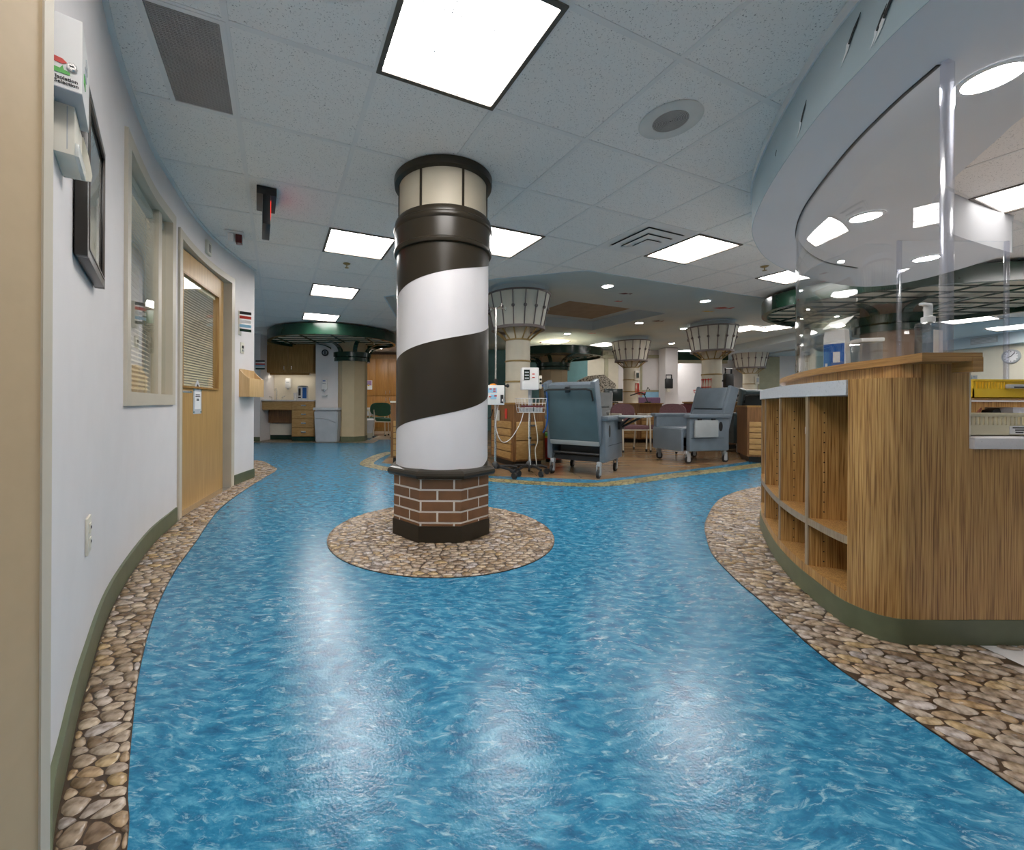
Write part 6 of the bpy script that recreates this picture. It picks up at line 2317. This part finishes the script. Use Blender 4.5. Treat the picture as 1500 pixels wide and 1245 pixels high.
solo('infusion_line', MB().tube(catmull([(0.53, 4.90, 0.86), (0.5, 4.88, 0.6), (0.57, 4.9, 0.42), (0.68, 4.95, 0.44), (0.79, 4.92, 0.62), (0.84, 4.93, 0.775)], 8), 0.005), WPLA, 'white infusion tubing sagging between the two stands', 'tubing')

t = infusion_stand('monitor stand with a wire basket in front of the first drawer kiosk', 0.93, 5.02, 0.80, 0.15, 0.22)
t = thing('vital_monitor', 'white vital signs monitor on the stand before the lantern column', 'monitor', (0.93, 5.02, 0.803), 0.02)
part('neck', MB().cyl((0, 0.0, 0.0), (0, 0, 0.25), 0.022, n=12), GPLA, t)
part('mount_plate', MB().box((0, -0.01, 0.025), (0.11, 0.09, 0.02)), WPLA, t)
part('body', MB().box((-0.01, -0.02, 0.37), (0.205, 0.12, 0.27), bev=0.012), WPLA, t)
part('screen', MB().box((-0.055, -0.082, 0.415), (0.07, 0.004, 0.125)), SCREEN, t)
for k in range(3):
    part('readout', MB().box((-0.055, -0.085, 0.445 - 0.035 * k), (0.05, 0.002, 0.014)), GPLA, t)
for z in (0.425, 0.385):
    part('red_readout', MB().box((0.025, -0.082, z), (0.03, 0.004, 0.012)), REDP, t)
part('side_module', MB().box((0.115, -0.02, 0.33), (0.035, 0.10, 0.16), bev=0.006), CPLA, t)
part('jack', MB().cyl((0.115, -0.07, 0.36), (0.115, -0.075, 0.36), 0.014).cyl((0.115, -0.07, 0.315), (0.115, -0.075, 0.315), 0.014), SCREEN, t)
# wire basket on the pole
t = thing('wire_basket', 'white wire basket clipped under the vital signs monitor', 'basket', (0.93, 5.0, 0.765), 0.0)
mb = MB()
for z in (0.0, 0.055, 0.11, 0.17):
    w, d = 0.15 + z * 0.15, 0.085
    mb.tube([(-w, -d - 0.03, z), (w, -d - 0.03, z), (w, d - 0.03, z), (-w, d - 0.03, z), (-w, -d - 0.03, z)], 0.0035, n=5)
for k in range(9):
    a = -0.15 + k * 0.0375
    mb.tube([(a * 1.17, -0.115, 0.17), (a, -0.115, 0.0), (a, 0.055, 0.0), (a * 1.17, 0.055, 0.17)], 0.0025, n=5)
part('wire_mesh', mb, WPLA, t)
part('contents', MB().box((0.0, -0.03, 0.03), (0.27, 0.14, 0.05), bev=0.015), mat('crumpled_bag', (0.66, 0.66, 0.68), 0.3, col2=(0.42, 0.42, 0.44), vscale=40), t)
part('front_bar', MB().box((0, -0.122, 0.075), (0.26, 0.008, 0.022)), MAROON, t)
solo('cuff_hose', MB().tube(catmull([(1.07, 4.98, 1.10), (1.115, 4.93, 1.0), (1.125, 4.92, 0.75), (1.11, 4.93, 0.60), (1.09, 5.0, 0.52)], 6), 0.008), BLUPR, 'blue coiled cuff hose hanging right of the monitor', 'hose')
solo('sensor_cable', MB().tube(catmull([(0.955, 4.90, 0.765), (1.0, 4.88, 0.45), (0.97, 4.88, 0.33), (0.99, 4.90, 0.17), (1.0, 4.93, 0.13)], 6), 0.005), CPLA, 'cream sensor cable hanging from the basket to the stand base', 'cable')
solo('sensor_cable', MB().tube(catmull([(0.90, 4.90, 0.765), (0.893, 4.88, 0.55), (0.90, 4.88, 0.3), (0.92, 4.90, 0.14)], 6), 0.004), WPLA, 'white sensor cable hanging straight below the wire basket', 'cable')
# outlet plate on the kiosk by the first stand
solo('kiosk_outlet', MB().box((0.634, 5.90, 0.70), (0.01, 0.09, 0.15), rz=0.36), CPLA, 'cream outlet plate on the kiosk side behind the tall infusion stand', 'outlet')

# red sharps tub, phones, handsets
x, z = XZ(798, 640, 6.4)
t = thing('sharps_tub', 'red tub with a green lid standing left of the nearest recliner', 'tub', (1.50, 6.15, 0.003))
part('tub_body', MB().lathe([(0.0, 0.05), (0.13, 0.05), (0.15, 0.36), (0.0, 0.36)], n=20), REDP, t)
part('yellow_band', MB().lathe([(0.0, 0.36), (0.152, 0.36), (0.152, 0.39), (0.0, 0.39)], n=20), YELP, t)
part('lid', MB().lathe([(0.0, 0.43), (0.14, 0.43), (0.156, 0.39), (0.0, 0.39)], n=20), GRNP, t)
part('dolly', MB().lathe([(0.0, 0.0), (0.12, 0.0), (0.12, 0.05), (0.0, 0.05)], n=16), BPLA, t)


def hanging_tv(label, loc, arm, rz):
    t = thing('arm_monitor', label, 'monitor', loc, rz)
    part('screen_body', MB().box((0, 0, 0), (0.22, 0.08, 0.30), bev=0.02), BPLA, t)
    part('carry_loop', MB().tube([(-0.08, 0, 0.14), (-0.08, 0, 0.26), (0.08, 0, 0.26), (0.08, 0, 0.14)], 0.02, n=6), BPLA, t)
    part('arm', MB().cyl((0, 0.03, 0), arm, 0.02, n=8), BPLA, t)
    part('base_plug', MB().box((-0.02, 0, -0.20), (0.10, 0.07, 0.10)), CPLA, t)


hanging_tv('black hanging monitor on the white pillar, left of the second lantern column', (6.48, 12.36, 1.50), (0, 0.135, 0), 0.0)
hanging_tv('black hanging monitor on an arm of the second lantern column, before the farthest one', (5.96, 8.90, 1.39), (-0.29, 0.02, 0.0), 0.25)
# red wire racks on the columns
def wire_rack(label, cx, cy, z, side, m):
    t = thing('wire_rack', label, 'rack', (cx, cy, z))
    mb = MB()
    for k in range(5):
        a = side - 0.5 + k * 0.28
        c, s_ = math.cos(a), math.sin(a)
        mb.tube([(0.19 * c, 0.19 * s_, 0.30), (0.20 * c, 0.20 * s_, 0.02), (0.34 * c, 0.34 * s_, 0.0), (0.35 * c, 0.35 * s_, 0.07)], 0.009, n=6)
    part('wires', mb, m, t)
    mb = MB()
    for r, zz in ((0.20, 0.12), (0.345, 0.06), (0.20, 0.28)):
        mb.tube([(r * math.cos(side - 0.5 + 0.14 * k), r * math.sin(side - 0.5 + 0.14 * k), zz) for k in range(9)], 0.009, n=6)
    part('rails', mb, m, t)
    return t


wire_rack('red wire rack on the middle far lantern column', 4.66, 10.8, 1.12, -PI / 2 + 0.75, REDP)
wire_rack('red topped wire rack on the left of the lantern column behind the grey recliner', 5.50, 8.75, 1.12, PI + 0.35, REDP)
for (cx, cy), lb in (((4.66, 10.8), 'white switch box on the middle far lantern column above the red rack'), ((9.10, 12.6), 'grey switch box on the most distant lantern column')):
    t = thing('column_switch', lb, 'switch', (cx + 0.08, cy - 0.19, 1.52), 0.4)
    part('plate', MB().box((0, 0, 0.09), (0.17, 0.03, 0.24), bev=0.005), CPLA, t)
    part('gauge', MB().box((0, -0.018, 0.10), (0.08, 0.012, 0.13)), SCREEN if cx < 6 else GPLA, t)
# headsets and a laptop on the middle kiosk
t = thing('desk_lamp', 'black bent-arm desk lamp on the middle far kiosk', 'lamp', (4.46, 9.42, 0.90))
part('base', MB().cyl((0, 0, 0), (0, 0, 0.03), 0.07, n=16), BPLA, t)
part('arm', MB().tube([(0, 0, 0.02), (-0.08, 0, 0.18), (0.0, 0, 0.36), (0.04, 0, 0.30)], 0.012), BPLA, t)
part('shade', MB().tube([(-0.06, 0, 0.20), (-0.20, -0.02, 0.24), (-0.42, -0.04, 0.17)], 0.014), BPLA, t)
t = thing('kiosk_screen', 'dark screen standing on the left of the middle far kiosk', 'monitor', (3.85, 9.9, 0.90), -0.2)
part('foot', MB().box((0, 0, 0.01), (0.2, 0.15, 0.02)), BPLA, t)
part('screen', MB().box((0, 0, 0.19), (0.42, 0.05, 0.30), bev=0.01), mat('dark_green_screen', (0.02, 0.035, 0.035), 0.2), t)
t = thing('red_case', 'red equipment case on top of the dark recliner side by the counter', 'case', (6.55, 8.9, 0.93), 0.2)
solo_z = 0.93
part('case_body', MB().box((0, 0, 0.17), (0.40, 0.20, 0.14), bev=0.02), REDP, t)
part('pedestal', MB().box((0, 0, 0.05), (0.3, 0.18, 0.10)), GPLA, t)
part('handle', MB().tube([(-0.08, -0.1, 0.19), (-0.08, -0.13, 0.2), (0.08, -0.13, 0.2), (0.08, -0.1, 0.19)], 0.01), GPLA, t)

# ================================================================== FAR WALLS OF THE ROOM
def panel(name, x0, x1, z0, z1, Y, m, d=0.06):
    struct(name, MB().box(((x0 + x1) / 2, Y, (z0 + z1) / 2), (x1 - x0, d, z1 - z0)), m)


def px(p, Y):
    return (p - CX) / FPX * Y


YW = 13.2
panel('wall_teal', px(600, YW), px(860, YW), 0, 2.6, YW, TEALP)
panel('wall_cream', px(860, YW), px(905, YW), 0, 2.6, YW, CREAM2)
panel('wall_white_board', px(905, YW), px(972, YW), 0, 2.6, YW - 0.02, WHITEP)
panel('wall_pillar', px(972, 12.6), px(990, 12.6), 0, 2.6, 12.7, WHITEP, 0.4)
# cream frames round the white panels
for k, (a, b) in enumerate(((886, 891), (938, 941), (966, 972))):
    struct('trim_%d' % (8 + k), MB().box(((px(a, 13.1) + px(b, 13.1)) / 2, 13.13, 1.75), (px(b, 13.1) - px(a, 13.1), 0.04, 1.6)), OLIVEP)
struct('trim_11', MB().box(((px(866, 13.1) + px(972, 13.1)) / 2, 13.12, 2.40), (px(972, 13.1) - px(866, 13.1), 0.05, 0.10)), OLIVEP)
struct('trim_12', MB().box(((px(930, 13.1) + px(975, 13.1)) / 2, 13.11, 1.30), (px(975, 13.1) - px(930, 13.1), 0.05, 0.06)), OLIVEP)
struct('wall_blue_panel', MB().box(((px(941, 13.1) + px(972, 13.1)) / 2, 13.12, 0.65), (px(972, 13.1) - px(941, 13.1), 0.05, 1.25)), BLUEP)
# bright treatment bay with a green valance
YV = 14.2
panel('wall_bay', px(985, YV), px(1130, YV), 0, 2.62, YV, WHITEP)
t = thing('green_valance', 'dark green valance over the white treatment bay', 'valance', (7.9, 12.9, 2.0))
part('board', MB().box(((px(977, 12.9) + px(1065, 12.9)) / 2, 12.9, 2.40), (px(1065, 12.9) - px(977, 12.9), 0.10, 0.26)), GREEN, t, world=True)
part('rail', MB().box(((px(977, 12.9) + px(1065, 12.9)) / 2, 12.92, 2.22), (px(1065, 12.9) - px(977, 12.9), 0.06, 0.10)), OLIVEP, t, world=True)
part('finial', MB().box((px(979, 12.9), 12.9, 2.56), (0.16, 0.12, 0.14)), BPLA, t, world=True)
panel('wall_olive', px(1118, 12.9), px(1148, 12.9), 0, 2.4, 13.1, OLIVEP)
panel('wall_white_end', px(1148, 12.9), 12.0, 0, 2.62, 13.12, WHITEP)
# counter in the bay
t = thing('bay_counter', 'white counter with bottles along the far treatment bay wall', 'counter', (7.9, 13.6, 0))
part('cabinet', MB().box((7.9, 13.75, 0.42), (2.6, 0.6, 0.84)), WPLA, t, world=True)
part('top', MB().box((7.9, 13.74, 0.86), (2.64, 0.64, 0.04)), QUARTZW, t, world=True)
for k, a in enumerate((-0.12, 0.0, 0.12)):
    s_ = solo('bay_bottle', MB().lathe([(0.0, 0.0), (0.05, 0.0), (0.05, 0.20), (0.02, 0.25), (0.02, 0.32), (0.0, 0.32)], n=14).xform(Matrix.Translation((7.25 + a, 13.6, 0.8805))), (CPLA, SCREEN, GPLA)[k], ('cream', 'black', 'grey')[k] + ' bottle on the far bay counter right of the purple chair', 'bottle', 'bottles on the bay counter')
# granite patterned partition and pale box
solo('partition_screen', MB().extrude([(3.85, 10.5, 0.0), (5.05, 10.9, 0.0), (5.05, 10.9, 1.45), (4.65, 10.77, 1.72), (4.15, 10.6, 1.66), (3.85, 10.5, 1.52)], (-0.03, 0.09, 0)).xform(Matrix.Translation((-0.35, 1.0, 0))), GRANITE, 'speckled stone-patterned partition behind the pale recliner', 'partition')
# exit glow sign over there, wall clock
Yk = 12 * 600 / (1482 - CX)
t = thing('wall_clock', 'round white wall clock with a dark rim on the far right wall', 'clock', (11.998, Yk, XZ(1482, 522, Yk)[1]), -PI / 2)
RX = Matrix.Rotation(PI / 2, 4, 'X')
part('rim', MB().lathe([(0.125, 0.0), (0.15, 0.0), (0.15, 0.03), (0.125, 0.04), (0.125, 0.0)], n=32).xform(RX), GPLA, t)
part('dial', MB().lathe([(0.0, 0.02), (0.127, 0.02)], n=32).xform(RX), PAPER, t)
part('minute_hand', MB().box((0.03, -0.024, 0.035), (0.012, 0.004, 0.10), m=Matrix.Rotation(0.7, 4, 'Y')), INK, t)
part('hour_hand', MB().box((-0.025, -0.024, -0.01), (0.014, 0.004, 0.07), m=Matrix.Rotation(1.2, 4, 'Y')), INK, t)
mb = MB()
for k in range(12):
    a = k * PI / 6
    mb.box((0.105 * math.sin(a), -0.023, 0.105 * math.cos(a)), (0.01, 0.003, 0.02), m=Matrix.Rotation(a, 4, 'Y'))
part('hour_marks', mb, INK, t)
Yv = 12 * 600 / (1455 - CX)
t = thing('wall_vent', 'grey vent grille on the blue beam at the far right', 'vent', (11.79, Yv, 2.27), -PI / 2)
part('frame', MB().box((0, -0.008, 0.06), (0.46, 0.014, 0.14)), GPLA, t)
for k in range(4):
    part('louvre', MB().box((0, -0.018, 0.015 + 0.03 * k), (0.42, 0.008, 0.012)), SOFP, t)
Yt = 12 * 600 / (1428 - CX)
t = thing('wall_tap', 'tiny dark tap on the cream wall just above the yellow tray', 'tap', (11.996, Yt, 0.87 + 600 * 0 + (591 - 552) / 600 * Yt), -PI / 2)
part('spout', MB().tube([(0, 0, 0.06), (0, -0.06, 0.08), (0, -0.08, 0.0)], 0.02), CHROME, t)
part('plate', MB().box((0, -0.006, 0.03), (0.09, 0.012, 0.12)), GPLA, t)
panel_light(0, 0, 'added square light panel above the purple chair area, hidden behind the third lantern shade', z=BZ - 0.012, org=(4.4, 12.0))  # this panel and those below are added to brighten the far room
panel_light(0, 0, 'added square light panel over the orange cupboard corridor behind the lighthouse', z=CEIL, org=(-2.2, 11.2))  # added fill, no panel known over this corridor
panel_light(0, 0, 'added square light panel above the white treatment bay', z=BZ - 0.012, org=(7.6, 13.5))  # added fill for the bay
panel_light(0, 0, 'added square light panel far right above the staff area wall', z=2.44 - 0.012, org=(10.2, 10.5))  # added to lift the far right background
panel_light(0, 0, 'added square light panel on the blue ceiling over the dark recliner beside the counter', z=BZ - 0.012, org=(7.2, 9.3))  # added to brighten the back of the platform
